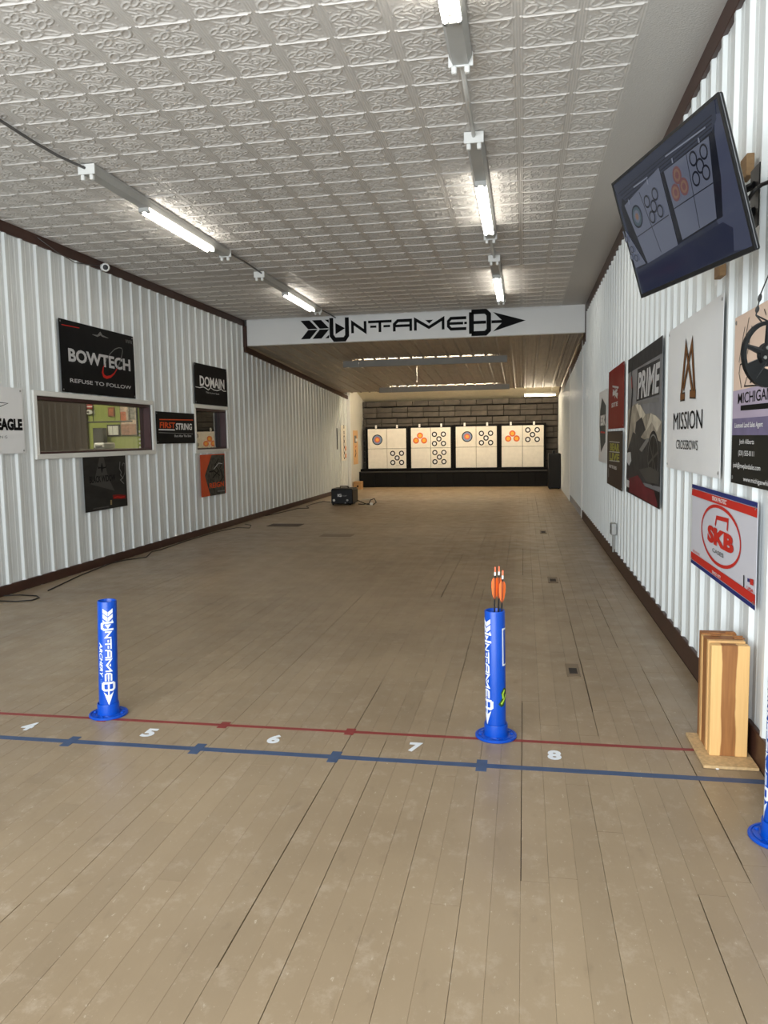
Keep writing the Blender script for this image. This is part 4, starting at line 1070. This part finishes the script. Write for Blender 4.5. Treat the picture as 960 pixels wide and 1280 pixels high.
# faces hung on the left wall by the targets
s = left_sheet(19.05, 19.62, .80, 1.70)
for q in range(6):
    s.disc('spot_black', M_FACEK, (.34, .12+.15*q), .085 if q < 4 else .05); s.disc('spot_black', M_WHITEP, (.34, .12+.15*q), .05 if q < 4 else .02)
for q in range(2): s.disc('spot_red', M_FACEO, (.50, .12+.19*q), .065); s.disc('spot_red', M_FACEY, (.50, .12+.19*q), .035)
s.build('paper_target', M_FPAP, 'paper target with a column of black spots on left wall', 'paper target', thick=.001)
s = Sheet((XL+.050, 20.35, .66), (0,1,0), (0,0,1), .60, .92)
M_PEACHP = mat('peach_card', (224, 178, 124), .6)
s.rect('picture', M_GREYP, .15, .58, .42, .78); s.rect('picture', M_WHITEP, .30, .62, .55, .70)
s.stroke('picture', M_BLACKP, [(.2,.20),(.32,.30),(.26,.40)], .05); s.stroke('picture', M_REDP, [(.28,.46),(.36,.50)], .05)
s.build('wall_card', M_PEACHP, 'peach coloured card pinned on white strip beside targets', 'card')
pipe('arrow_puller', 'thin dark cord hanging on the left wall near paper target', 'cord', [(XL+.012, 18.7, 1.62), (XL+.012, 18.72, 1.35), (XL+.012, 18.70, 1.10)], .012, M_CORD)

# ================================================================ TV
c_px = [(763.4,230.6), (895.3,117), (947.4,311.4), (803.3,372.3)]
dd = [ray(*q) for q in c_px]
Mx = Matrix((( dd[0].x, -dd[1].x, dd[2].x), (dd[0].y, -dd[1].y, dd[2].y), (dd[0].z, -dd[1].z, dd[2].z)))
tt = Mx.inverted() @ dd[3]; P = [dd[0]*tt[0], dd[1]*tt[1], dd[2]*tt[2], dd[3]]
TVW = .965; k_ = TVW/(P[1]-P[0]).length; P = [EYE+p*k_ for p in P]
e1 = ((P[1]-P[0])+(P[2]-P[3])).normalized(); e2 = ((P[0]-P[3])+(P[1]-P[2])); e2 = (e2-e1*e2.dot(e1)).normalized(); nn = e1.cross(e2)
TVH = TVW/1.779; ctr = (P[0]+P[1]+P[2]+P[3])/4
tv = thing('television', 'black flat television tilted down from the right wall, showing targets', 'television', (0,0,0))
Mt = Matrix.Identity(4)
for i in range(3): Mt[i][0] = e1[i]; Mt[i][1] = e2[i]; Mt[i][2] = nn[i]; Mt[i][3] = (ctr-e1*TVW/2-e2*TVH/2)[i]
tv.matrix_world = Mt
M_TVB = mat('tv_black', (16, 16, 18), .3)
MB().bevbox((0, 0, -.020), (TVW, TVH, -.004), .005, M_TVB).build('housing', tv)
MB().bevbox((.14, .07, -.075), (TVW-.14, TVH-.12, -.0205), .02, M_TVB).build('rear_cover', tv)
bz = MB(); b_ = .012
bz.box((0,0,-.0038),(TVW,b_*1.5,.002),M_TVB); bz.box((0,TVH-b_,-.0038),(TVW,TVH,.002),M_TVB); bz.box((0,b_*1.5,-.0038),(b_,TVH-b_,.002),M_TVB); bz.box((TVW-b_,b_*1.5,-.0038),(TVW,TVH-b_,.002),M_TVB)
bz.build('bezel', tv)
def scr(nm, rgb, e=.58):
    mt = mat('screen_'+nm, rgb, .10, emit=e, spec=.35); mt.node_tree.nodes['Principled BSDF'].inputs['Base Color'].default_value = (.004, .004, .005, 1); return mt
S_BG = scr('slate', (52, 58, 76)); S_BALE = scr('bale', (108, 114, 132)); S_DK = scr('dark', (22, 26, 38)); S_RED = scr('red', (122, 84, 86)); S_OR = scr('orange', (138, 108, 92)); S_BLUE = scr('blue', (74, 92, 104)); S_LT = scr('light', (134, 140, 156)); S_WALL = scr('wall', (76, 82, 104)); S_FLR = scr('floor', (40, 46, 70))
s = Sheet(Mt.translation-nn*.0015, e1, e2, TVW, TVH); k, of = 4.268, (740, 90)
s.ppoly('picture', S_WALL, [(655,225),(700,215),(868,935),(755,955),(660,780)], k, of)
s.ppoly('picture', S_DK, [(160,620),(640,225),(690,560),(700,770),(250,1050),(160,730)], k, of)
s.ppoly('picture', S_BG, [(115,610),(655,140),(665,250),(640,320),(180,690),(130,640)], k, of)
s.ppoly('picture', S_FLR, [(245,1075),(700,800),(755,830),(760,955),(290,1180)], k, of)
for q in range(5): s.pstroke('picture', S_DK, [(140+q*14,650+q*10),(640,230+q*22)], .004, k, of)
s.ppoly('picture', S_BALE, [(176,712),(358,508),(462,922),(300,1020)], k, of)
s.ppoly('picture', S_BALE, [(386,530),(626,342),(668,780),(486,895)], k, of)
s.ppoly('picture', S_BALE, [(165,850),(185,850),(290,1020),(238,1045)], k, of)
for pts in ([(254,640),(372,960)], [(244,880),(412,762)], [(505,435),(578,832)], [(432,735),(650,590)]): s.pstroke('picture', S_DK, pts, .004, k, of)
for pts in ([(225,615),(300,560)], [(395,450),(610,293)]): s.pstroke('picture', S_LT, pts, .006, k, of)
for q in ((198,680), (298,572), (430,458), (572,350)): s.pstroke('picture', S_LT, [q, (q[0]+5, q[1]+26)], .010, k, of)
def scr_spot(x, y, r_, mts):
    c = s.px(of[0]+x/k, of[1]+y/k)
    for q, (f_, mt_) in enumerate(mts): s.disc('picture', mt_, c, r_*f_, n=20)
def ring5(pts, r_=.033):
    for x, y in pts: scr_spot(x, y, r_, [(1, S_DK), (.72, S_BALE)])
scr_spot(245, 770, .050, [(1, S_DK), (.85, S_BLUE), (.55, S_BALE), (.3, S_OR)])
ring5([(340,650),(298,690),(335,715),(370,740),(328,772)], .027)
ring5([(603,423),(547,460),(585,498),(617,533),(564,567)], .028)
for x, y in ((462,548), (500,608), (456,640)): scr_spot(x, y, .034, [(1, S_RED), (.72, S_OR), (.4, S_RED)])
ring5([(222,945),(245,990),(220,985),(192,890)], .016)
s.build('screen', S_BG, None, None, parent=tv, thick=.002)
sc_o = s.obj
if 'label' in sc_o: del sc_o['label']
# wall mount behind the TV: plywood pad, plate, arm
M_PLY = mat('plywood_pad', (146, 116, 80), .7, var=.15, scale=12, stretch=(1, 1, 4))
back = Mt @ Vector((TVW/2, TVH/2, -.09))
wy = back.y-.05
t = thing('wall_mount', 'steel arm mount with plywood blocks behind the television', 'mount', (XR, wy, back.z))
for py_, pz_ in ((3.56, 2.45), (3.98, 2.13)): MB().bevbox((-.028, py_-wy-.05, pz_-back.z-.045), (.003, py_-wy+.05, pz_-back.z+.045), .003, M_PLY).build('plywood_block', t)
MB().bevbox((-.036, -.06, -.12), (-.0305, .06, .12), .002, M_BLACK).build('wall_plate', t)
inv = Vector((XR, wy, back.z))
e_ = back-inv
MB().tube([(-.036, 0, .05), (-.10, .10, .04), tuple(e_+Vector((.012, .0, .0)))], .016, M_BLACK, 8).build('arm', t)
MB().tube([(-.036, 0, -.05), (-.10, .10, -.05), tuple(e_+Vector((.012, .0, -.03)))], .016, M_BLACK, 8).build('arm', t)
a = onX(936, 250, XR-.06); 
pts = [onX(*q, xx) for q, xx in (((934,251), .85), ((944,237), .87), ((952,231), .89), ((962,227), .905), ((980,222), .91))]
pipe('television_cable', 'black television power cord bending across the right wall', 'cord', pts, .008, M_CORD)

# ================================================================ BLUE ARROW TUBES
M_BLUE = mat('blue_enamel', (0, 72, 178), .36, var=.05, scale=12, spec=.4)
M_BLUEIN = mat('blue_enamel_inside', (18, 48, 120), .5)
M_DECAL = mat('white_vinyl_decal', (232, 236, 240), .45)
RT, HT = .0452, .58
tube_me = MB().lathe([(RT,.004),(RT,HT-.002),(RT-.001,HT),(RT-.0045,HT),(RT-.0055,HT-.002),(RT-.0055,.02),(0,.02)], M_BLUE, 48).mesh('pipe', True)
tube_me.set_sharp_from_angle(angle=R(40))
hub_me = MB().lathe([(.0466,.012),(.0525,.012),(.0525,.060),(.0515,.064),(.0466,.064)], M_BLUE, 48).mesh('hub', True); hub_me.set_sharp_from_angle(angle=R(40))
fl = MB().lathe([(.0,.0),(.090,0),(.093,.003),(.093,.010),(.090,.0125),(.083,.0125),(.081,.009),(.0565,.009),(.055,.0118),(.0,.0118)], M_BLUE, 56)
flange_me = fl.mesh('flange', True); flange_me.set_sharp_from_angle(angle=R(35))
bolt_me = MB().lathe([(.0078,.009),(.0078,.0135),(.006,.0155),(0,.0155)], M_BLUE, 8).mesh('bolt')
def arc_me():
    m_ = MB(); vs = []; n = 8
    for i in range(n+1):
        a = R(-24+48*i/n)
        for r_, z in ((.062,.009),(.063,.0128),(.077,.0128),(.078,.009)): vs.append((r_*math.cos(a), r_*math.sin(a), z))
    fs = [(4*i+j, 4*i+j+1, 4*i+j+5, 4*i+j+4) for i in range(n) for j in range(3)]+[(0,3,2,1), (4*n,4*n+1,4*n+2,4*n+3)]
    return m_.add(vs, fs, M_BLUE).mesh('slot_rib')
rib_me = arc_me()
def wrap(vs, z_top, scale, ysc, ang0, r_=RT+.0006, sub=None):
    """lettering that reads downwards, wrapped round the pipe; ang0 = direction of the mid line"""
    out = []
    for x, y in vs:
        a = ang0+y*scale*ysc/r_; out.append((r_*math.cos(a), r_*math.sin(a), z_top-x*scale))
    return out
def dense(vs, fs, step=16):
    """cut long edges so that wrapped faces stay on the cylinder"""
    import bmesh
    bm = bmesh.new(); V_ = [bm.verts.new((x, y, 0)) for x, y in vs]
    for f in fs:
        try: bm.faces.new([V_[i] for i in f])
        except ValueError: pass
    ys = sorted(v[1] for v in vs); y = math.floor(ys[0]/step)*step+step
    while y < ys[-1]:
        bmesh.ops.bisect_plane(bm, geom=bm.verts[:]+bm.edges[:]+bm.faces[:], plane_co=(0, y, 0), plane_no=(0, 1, 0)); y += step
    bm.verts.index_update(); o_ = ([(v.co.x, v.co.y) for v in bm.verts], [tuple(v.index for v in f.verts) for f in bm.faces]); bm.free(); return o_
def arrow_tube(label, base, ang, tilt=0, extra=None):
    t = thing('arrow_tube', label, 'arrow tube', (base.x, base.y, 0.0), 0, 'blue arrow tubes on the shooting line')
    pp = link('pipe', tube_me, t); pp.rotation_euler = (0, tilt, 0)
    link('hub', hub_me, t); f_ = link('flange', flange_me, t); f_.rotation_euler.z = ang
    for q in range(4):
        o = link('slot_rib', rib_me, t); o.rotation_euler.z = ang+q*math.pi/2+.3
        an = ang+q*math.pi/2+.3+math.pi/4; link('bolt', bolt_me, t, (.070*math.cos(an), .070*math.sin(an), 0))
    sc = .485/868
    m_ = MB()
    for nm, shapes in LOGO_FAT.items():
        for vs, fs in shapes:
            v2, f2 = dense(vs, fs); m_.add(wrap(v2, .548, sc, 1.32, ang), f2, M_DECAL)
    m_.build('lettering', pp)
    vs, fs = text_geo('ARCHERY', .02); v2, f2 = dense([(300+a_*300, -64+26*b_) for a_, b_ in vs], fs, 8)
    MB().add(wrap([(x+.5*(y+70), y) for x, y in v2], .548, sc, 1.32, ang), f2, M_DECAL).build('small_lettering', pp)
    vs, fs = text_geo('LLC', .0); v2, f2 = dense([(635+a_*45, -58+14*b_) for a_, b_ in vs], fs, 8)
    MB().add(wrap(v2, .548, sc, 1.32, ang), f2, mat('pale_blue_decal', (130, 168, 226), .5)).build('small_lettering', pp)
    if extra == 'sticker':
        v2, f2 = dense(*stroke_geo([(0,-60),(290,-60),(290,60),(0,60)], 14, True)); MB().add(wrap(v2, .50, sc, 1.0, ang+R(146)), f2, M_DECAL).build('outline_decal', pp)
        pl = [(560,-30),(600,-62),(640,-50),(690,-84),(716,-60),(704,-30),(660,0),(610,24),(580,10)]
        v2, f2 = dense(pl, [tuple(range(len(pl)))]); st_ = MB().add(wrap(v2, .548, sc, 1.0, ang+R(130)), f2, mat('dark_green_sticker', (40, 74, 30), .5)).build('sticker', pp)
        for q in ([(580,-20),(610,-44),(650,-40)], [(620,0),(650,-20),(690,-60)]):
            v2, f2 = dense(*stroke_geo(q, 16)); MB().add(wrap(v2, .548, sc, 1.0, ang+R(130), RT+.0012), f2, mat('lime_print', (176, 216, 74), .5)).build('print', st_)
    return t
def face_ang(b, off):   # angle on the pipe of a line seen off (deg) to the right of its middle
    return math.atan2(-b.y, -b.x)+R(off)
bl1 = onZ(136, 893, 0); bl2 = onZ(620, 920, 0); g3 = onZ(935, 1046, 0); bl3 = Vector((g3.x+.094, g3.y, 0))
arrow_tube('blue arrow tube standing empty beside floor number five', bl1, face_ang(bl1, 2), R(2.2))
T2 = arrow_tube('blue arrow tube holding three orange-fletched arrows', bl2, face_ang(bl2, -56), R(-.4), 'sticker')
arrow_tube('blue arrow tube cut by the right edge beside the OSB board', bl3, face_ang(bl3, -82), 0, 'sticker')
# arrows
M_SHAFT = mat('black_carbon_shaft', (22, 22, 24), .35); M_FLETCH = mat('orange_fletching', (240, 112, 44), .5); M_NOCK = mat('orange_nock', (240, 120, 80), .4)
def arrow(label, px, topy, base, lean):
    top = onY(px, topy, bl2.y); t = thing('arrow', label, 'arrow', (bl2.x+base[0], bl2.y+base[1], .0205), 0, 'arrows in the tube')
    d = Vector((top.x-(bl2.x+base[0]), lean, top.z-.0205)); Ln = d.length; qd = Vector((0,0,1)).rotation_difference(d)
    t.rotation_mode = 'QUATERNION'; t.rotation_quaternion = qd
    MB().tube([(0,0,.0), (0,0,Ln-.040)], .0036, M_SHAFT, 8).build('shaft', t)
    MB().lathe([(.0042,Ln-.0395),(.0042,Ln-.024),(.003,Ln-.0235)], M_WHITEP, 10).build('collar', t)
    MB().lathe([(.0040,Ln-.0235),(.0034,Ln-.010),(.0042,Ln-.004),(.003,Ln),(0,Ln)], M_NOCK, 10).build('nock', t)
    for q in range(3):
        a = R(120*q+35); m_ = MB(); L0, L1 = Ln-.145, Ln-.050
        prof = [(.0036,L0),(.012,L0+.02),(.0165,L0+.05),(.0165,L1-.018),(.010,L1-.002),(.0036,L1)]
        vs = []
        for r_, z in prof:
            for s_ in (-.0006, .0006): vs.append((r_*math.cos(a)-s_*math.sin(a), r_*math.sin(a)+s_*math.cos(a), z))
        n = len(prof); fs = [tuple(2*i for i in range(n)), tuple(2*i+1 for i in range(n))[::-1]]+[(2*i, 2*i+1, 2*((i+1) % n)+1, 2*((i+1) % n)) for i in range(n)]
        m_.add(vs, fs, M_FLETCH).build('fletching', t)
k, of = 4.92, (560, 690)
arrow('orange-fletched arrow in the tube, leftmost of the three', of[0]+290/k, of[1]+92/k, (-.016, .0), .005)
arrow('orange-fletched arrow in the tube, middle of the three', of[0]+313/k, of[1]+92/k, (.004, .014), .004)
arrow('orange-fletched arrow in the tube, rightmost and lowest', of[0]+338/k, of[1]+110/k, (.010, -.006), -.002)

# ================================================================ FLOOR MARKINGS
M_REDT = mat('red_floor_tape', (134, 46, 44), .5, var=.1, scale=18); M_BLUET = mat('blue_floor_tape', (58, 78, 110), .5, var=.12, scale=18); M_CREAM = mat('pale_floor_line', (176, 160, 130), .6)
def tape(name, label, x0, x1, ya, yb_, wd, mt, ticks, tl):
    mid = MB(); n = 40; vs = []; fs = []
    for i in range(n+1):
        x = x0+(x1-x0)*i/n; y = ya+(yb_-ya)*i/n; j = .0012*noise.noise(Vector((x*6, ya, 0)))
        for dy, z in ((-wd/2+j, .0004), (-wd/2+j, .0012), (wd/2-j, .0012), (wd/2-j, .0004)): vs.append((x, y+dy, z))
    for i in range(n):
        for q in range(3): fs.append((4*i+q, 4*(i+1)+q, 4*(i+1)+q+1, 4*i+q+1))
    mid.add(vs, fs, mt); o = mid.build(name); tag(o, label, 'tape')
    for tx in ticks:
        ty = ya+(yb_-ya)*(tx-x0)/(x1-x0); MB().box((tx-.022, ty-tl/2, .0004), (tx+.022, ty+tl/2, .0017), mt).build('lane_tick', o)
tape('floor_tape', 'red tape line across the floor under the arrow tubes', -4.5, .715, 3.362, 3.362, .026, M_REDT, [onZ(280,906.5,0).x, onZ(438,914,0).x, -2.03, -2.65], .075)
tape('floor_tape', 'blue tape line across the floor nearest the camera', -4.5, .92, 3.075, 3.078, .038, M_BLUET, [onZ(q, w_, 0).x for q, w_ in ((88,927),(248,935),(419,945),(602,957))], .11)
tape('floor_tape', 'thin pale line across the floor near the header', XL+.05, XR-.02, 12.17, 12.17, .035, M_CREAM, [], 0)
for dg, (px, py), word in (('4',(36,908),'four'), ('5',(187,916),'five'), ('6',(343,924),'six'), ('7',(519,934),'seven'), ('8',(693,944),'eight')):
    c = onZ(px, py, 0); vs, fs = text_geo(dg, .045); wd, ln = .058, .098
    m_ = MB(); kk = len(vs)
    m_.add([(wd*(a_-.5), ln*(b_-.5), .0014) for a_, b_ in vs]+[(wd*(a_-.5), ln*(b_-.5), .0003) for a_, b_ in vs], fs+[tuple(kk+q for q in f[::-1]) for f in fs], M_DECAL)
    tag(m_.build('lane_number', None, (c.x, c.y, 0)), 'white floor numeral %s between the red and blue tape' % word, 'number', 'lane numbers on the floor')
# floor plates
M_PLATE = mat('taupe_plate', (122, 104, 82), .5, var=.1, scale=12); M_HOLE = mat('dark_recess', (40, 32, 26), .8)
def floor_plate(label, px, py, wx, wy_, hole=True):
    c = onZ(px, py, 0); t = thing('floor_plate', label, 'floor plate', (c.x, c.y, 0), 0, 'floor plates')
    MB().bevbox((-wx/2, -wy_/2, .0002), (wx/2, wy_/2, .004), .001, M_PLATE).build('plate', t)
    if hole:
        MB().box((-wx*.3, -wy_*.3, .0042), (wx*.3, wy_*.12, .0055), M_HOLE).build('socket_lid', t)
    return t
floor_plate('square floor plate with dark lid, nearest on the right', 716, 838, .075, .24)
floor_plate('small square floor plate, middle of three on the right', 691, 725, .09, .30)
floor_plate('small floor plate, farthest of three on the right', 679, 665, .09, .35)
floor_plate('plain rectangular floor plate in the far middle', 421, 669.5, .45, .28, False)
c = onZ(357, 656.5, 0); t = thing('floor_vent', 'dark slatted floor vent near the left wall', 'vent', (c.x, c.y, 0))
MB().box((-.26, -.17, .0002), (.26, .17, .003), M_HOLE).build('recess', t)
for q in range(6): MB().bevbox((-.26, -.165+q*.058, .0032), (.26, -.135+q*.058, .007), .001, mat('brown_vent', (74, 58, 42), .5)).build('slat', t)
# cords along the left wall
pl = [onZ(q, w_, 0) for q, w_ in ((-20,748),(0,745.5),(25,744.5),(46,745.5),(49,748),(40,751),(20,752.6),(0,752),(-20,750))]
pipe('power_cable', 'dark cord loop on the floor at the left edge', 'cord', [(p.x, p.y, .006) for p in pl], .0055, M_CORD, 6)
pl = [onZ(q, w_, 0) for q, w_ in ((60,739),(100,720),(135,705),(155,701),(183,697),(190,690),(200,688),(235,676),(268,666),(296,660),(312,660.5),(314,657),(306,655.5)) ]
pipe('power_cable', 'dark cord snaking along the left baseboard', 'cord', [(max(p.x, XL+.02), p.y, .006) for p in pl], .0055, M_CORD, 6)
pl = [onZ(q, w_, 0) for q, w_ in ((330,645),(345,642.5),(360,639),(372,636),(386,635.5),(383,633),(392,630),(404,627),(413,628))]
pipe('power_cable', 'dark cord running to the equipment case', 'cord', [(max(p.x, XL+.02), p.y, .007) for p in pl], .007, M_CORD, 6)

# ================================================================ WOOD STAND ON OSB
M_OSB = mat('osb_board', (196, 164, 118), .7, var=.18, scale=60, bump=.15, bscale=80)
osb = MB(); osb.bevbox((.715, 3.175, .0015), (.925, 3.53, .0135), .001, M_OSB); tag(osb.build('osb_board'), 'square of pale OSB on the floor under wood stand', 'board')
M_HICK = wood_mat(); M_DKWOOD = mat('dark_heartwood', (150, 98, 52), .55, var=.2, scale=20, stretch=(3, 3, .3)); M_LTWOOD = mat('light_sapwood', (216, 170, 110), .55, var=.08, scale=20, stretch=(3, 3, .3))
t = thing('wood_stand', 'upright stand of hickory boards with dark heartwood stripe', 'wood stand', (.833, 3.28, .0137))
def plank(x0, x1, y0, y1, h_, mt, nm='board'):
    m_ = MB(); m_.bevbox((x0, y0, 0), (x1, y1, h_), .002, mt); return m_.build(nm, t)
plank(-.074, .074, 0, .040, .468, M_HICK)
plank(-.076, .070, .052, .078, .474, M_LTWOOD)
plank(-.074, .072, .0785, .155, .470, M_DKWOOD)
plank(-.076, .070, .156, .190, .466, M_LTWOOD)
plank(-.072, .070, .191, .240, .472, M_DKWOOD)
for a_ in (-.03, .035): MB().bevbox((a_, .0405, .02), (a_+.02, .0515, .455), .001, M_LTWOOD).build('spacer', t)
rr_ = random.Random(2)
for q in range(5):
    a_ = rr_.uniform(-.05, .04); MB().bevbox((a_, .09+q*.025, .4725), (a_+.04, .10+q*.025, .4775+.003*(q % 2)), .001, M_DKWOOD).build('splinter', t)
pp = MB(); pp.bevbox((0,0,0), (.012,.008,.004), .001, M_WHITEP); c = onZ(895, 962, 0); tag(pp.build('paper_scrap', None, (c.x, c.y, .0004)), 'tiny white scrap on the floor before OSB', 'scrap')

# ================================================================ SMALL WALL THINGS
# outlet box and conduit
a = onX(762.8, 656.7, XR); b = onX(769.4, 669.8, XR)
t = thing('outlet_box', 'grey metal outlet box with conduit low on the right wall', 'outlet', (XR+.004, 8.2, .05))
MB().bevbox((-.05, -.06, .27), (.0, .06, .39), .004, M_STEEL).build('box', t)
MB().bevbox((-.054, -.055, .275), (-.0505, .055, .385), .002, mat('outlet_cover', (138, 140, 140), .45)).build('cover', t)
for q in (.305, .355): MB().bevbox((-.0565, -.02, q-.014), (-.0545, .02, q+.014), .001, M_GREYP).build('socket', t)
MB().tube([(-.024, 0, .086), (-.024, 0, .269)], .012, M_STEEL, 8).build('conduit', t)
# security camera
cc = onX(132, 334, XL+.05)
t = thing('security_camera', 'round white security camera under the left ceiling trim', 'camera', (XL+.005, cc.y, cc.z))
MB().lathe([(0,0),(.035,0),(.035,.012),(.015,.016),(0,.016)], M_WHITE, 20, (0,0,.0), 0).build('mount', t)
MB().tube([(.016,0,0), (.045,-.02,-.005)], .012, M_WHITE, 10).build('neck', t)
d = (EYE-Vector((XL+.05, cc.y, cc.z))).normalized()
hd = MB(); hd.lathe([(0,-.03),(.035,-.028),(.045,-.01),(.047,.02),(.040,.032),(.028,.034)], M_WHITE, 24); h_ = autosmooth(hd.build('head', t, (.06,-.03,-.008))); h_.rotation_mode = 'QUATERNION'; h_.rotation_quaternion = Vector((0,0,1)).rotation_difference(d)
MB().lathe([(.0285,.033),(.0285,.0345),(.012,.036),(0,.036)], M_BLACK, 20).build('lens', h_)
yy = cc.y
pipe('camera_cable', 'thin pale cable drooping to the security camera', 'cable', [(XL+.012, yy-1.15, HC-.03), (XL+.02, yy-.85, HC-.10), (XL+.02, yy-.55, HC-.135), (XL+.015, yy-.3, HC-.10), (XL+.02, yy-.06, HC-.065)], .004, M_GCABLE, 6)
# bow cam wheel hanging near the right edge
wc = onY(960, 443, 2.62)
t = thing('bow_cam_wheel', 'black spoked bow cam wheel hanging by a cord at right edge', 'bow cam', (wc.x, 2.62, wc.z), R(30))
M_CAM = mat('black_anodised', (20, 21, 23), .3, .4); rw = .103
def flat_ring(r0, r1, dy, mt, n=40, sx=1.0):
    return MB().lathe([(r0,-dy),(r1,-dy),(r1,dy),(r0,dy),(r0,-dy)], mt, n, (0,0,0), 1)
flat_ring(rw*.88, rw, .006, M_CAM).build('rim', t)
flat_ring(rw*.0+.004, rw*.36, .008, M_CAM).build('hub', t)
for q in range(5):
    a_ = R(72*q+20); c0 = Vector((math.cos(a_), 0, math.sin(a_)))
    MB().tube([c0*rw*.30, c0*rw*.9], [.011, .006], M_CAM, 6).build('spoke', t)
m_ = MB(); vs = []; n = 14
for i in range(n+1):
    a_ = R(200+150*i/n)
    for r_, y_ in ((rw*.45,-.005),(rw*.92,-.005),(rw*.92,.005),(rw*.45,.005)): vs.append((r_*math.cos(a_), y_, r_*math.sin(a_)))
m_.add(vs, [(4*i+j, 4*i+(j+1) % 4, 4*(i+1)+(j+1) % 4, 4*(i+1)+j) for i in range(n) for j in range(4)]+[(0,1,2,3),(4*n+3,4*n+2,4*n+1,4*n)], M_CAM); m_.build('cam_lobe', t)
for q in range(4): MB().lathe([(0,-.0105),(.006,-.0105),(.006,.0105),(0,.0105)], M_STEEL, 10, (rw*.22*math.cos(q*1.57+.5), 0, rw*.22*math.sin(q*1.57+.5)), 1).build('bolt', t)
kn = onY(945, 394, 2.62); p2 = onY(951, 367, 2.62); p3 = onY(961, 343, 2.60); far = Vector((XR, 2.45, p3.z+(p3.z-p2.z)*1.9))
org = Vector((wc.x, 2.62, wc.z)); Rz = Matrix.Rotation(R(-30), 3, 'Z')
loc = lambda v: Rz @ (v-org)
MB().tube([loc(kn), loc(p2), loc(p3), loc(far)], .0022, M_CORD, 6).build('cord', t)
for a_, b_ in ((.12, .42), (.62, .98)):
    q0 = kn.lerp(p2, a_) if b_ < .5 else kn.lerp(p2, a_); q1 = kn.lerp(p2, b_)
    MB().tube([loc(q0), loc(q0.lerp(q1, .3)), loc(q0.lerp(q1, .7)), loc(q1)], [.003, .0058, .0058, .003], M_CORD, 8).build('string_silencer', t)
top1 = loc(kn)
for s_ in (-1, 1):
    an = R(90+s_*22-8); MB().tube([top1, Vector((rw*.94*math.cos(an), 0, rw*.94*math.sin(an)))], .0025, M_CORD, 6).build('cord_loop', t)
MB().lathe([(0,-.004),(.012,-.004),(.012,.004),(0,.004)], M_STEEL, 10, tuple(loc(far)), 1).build('hook', t)
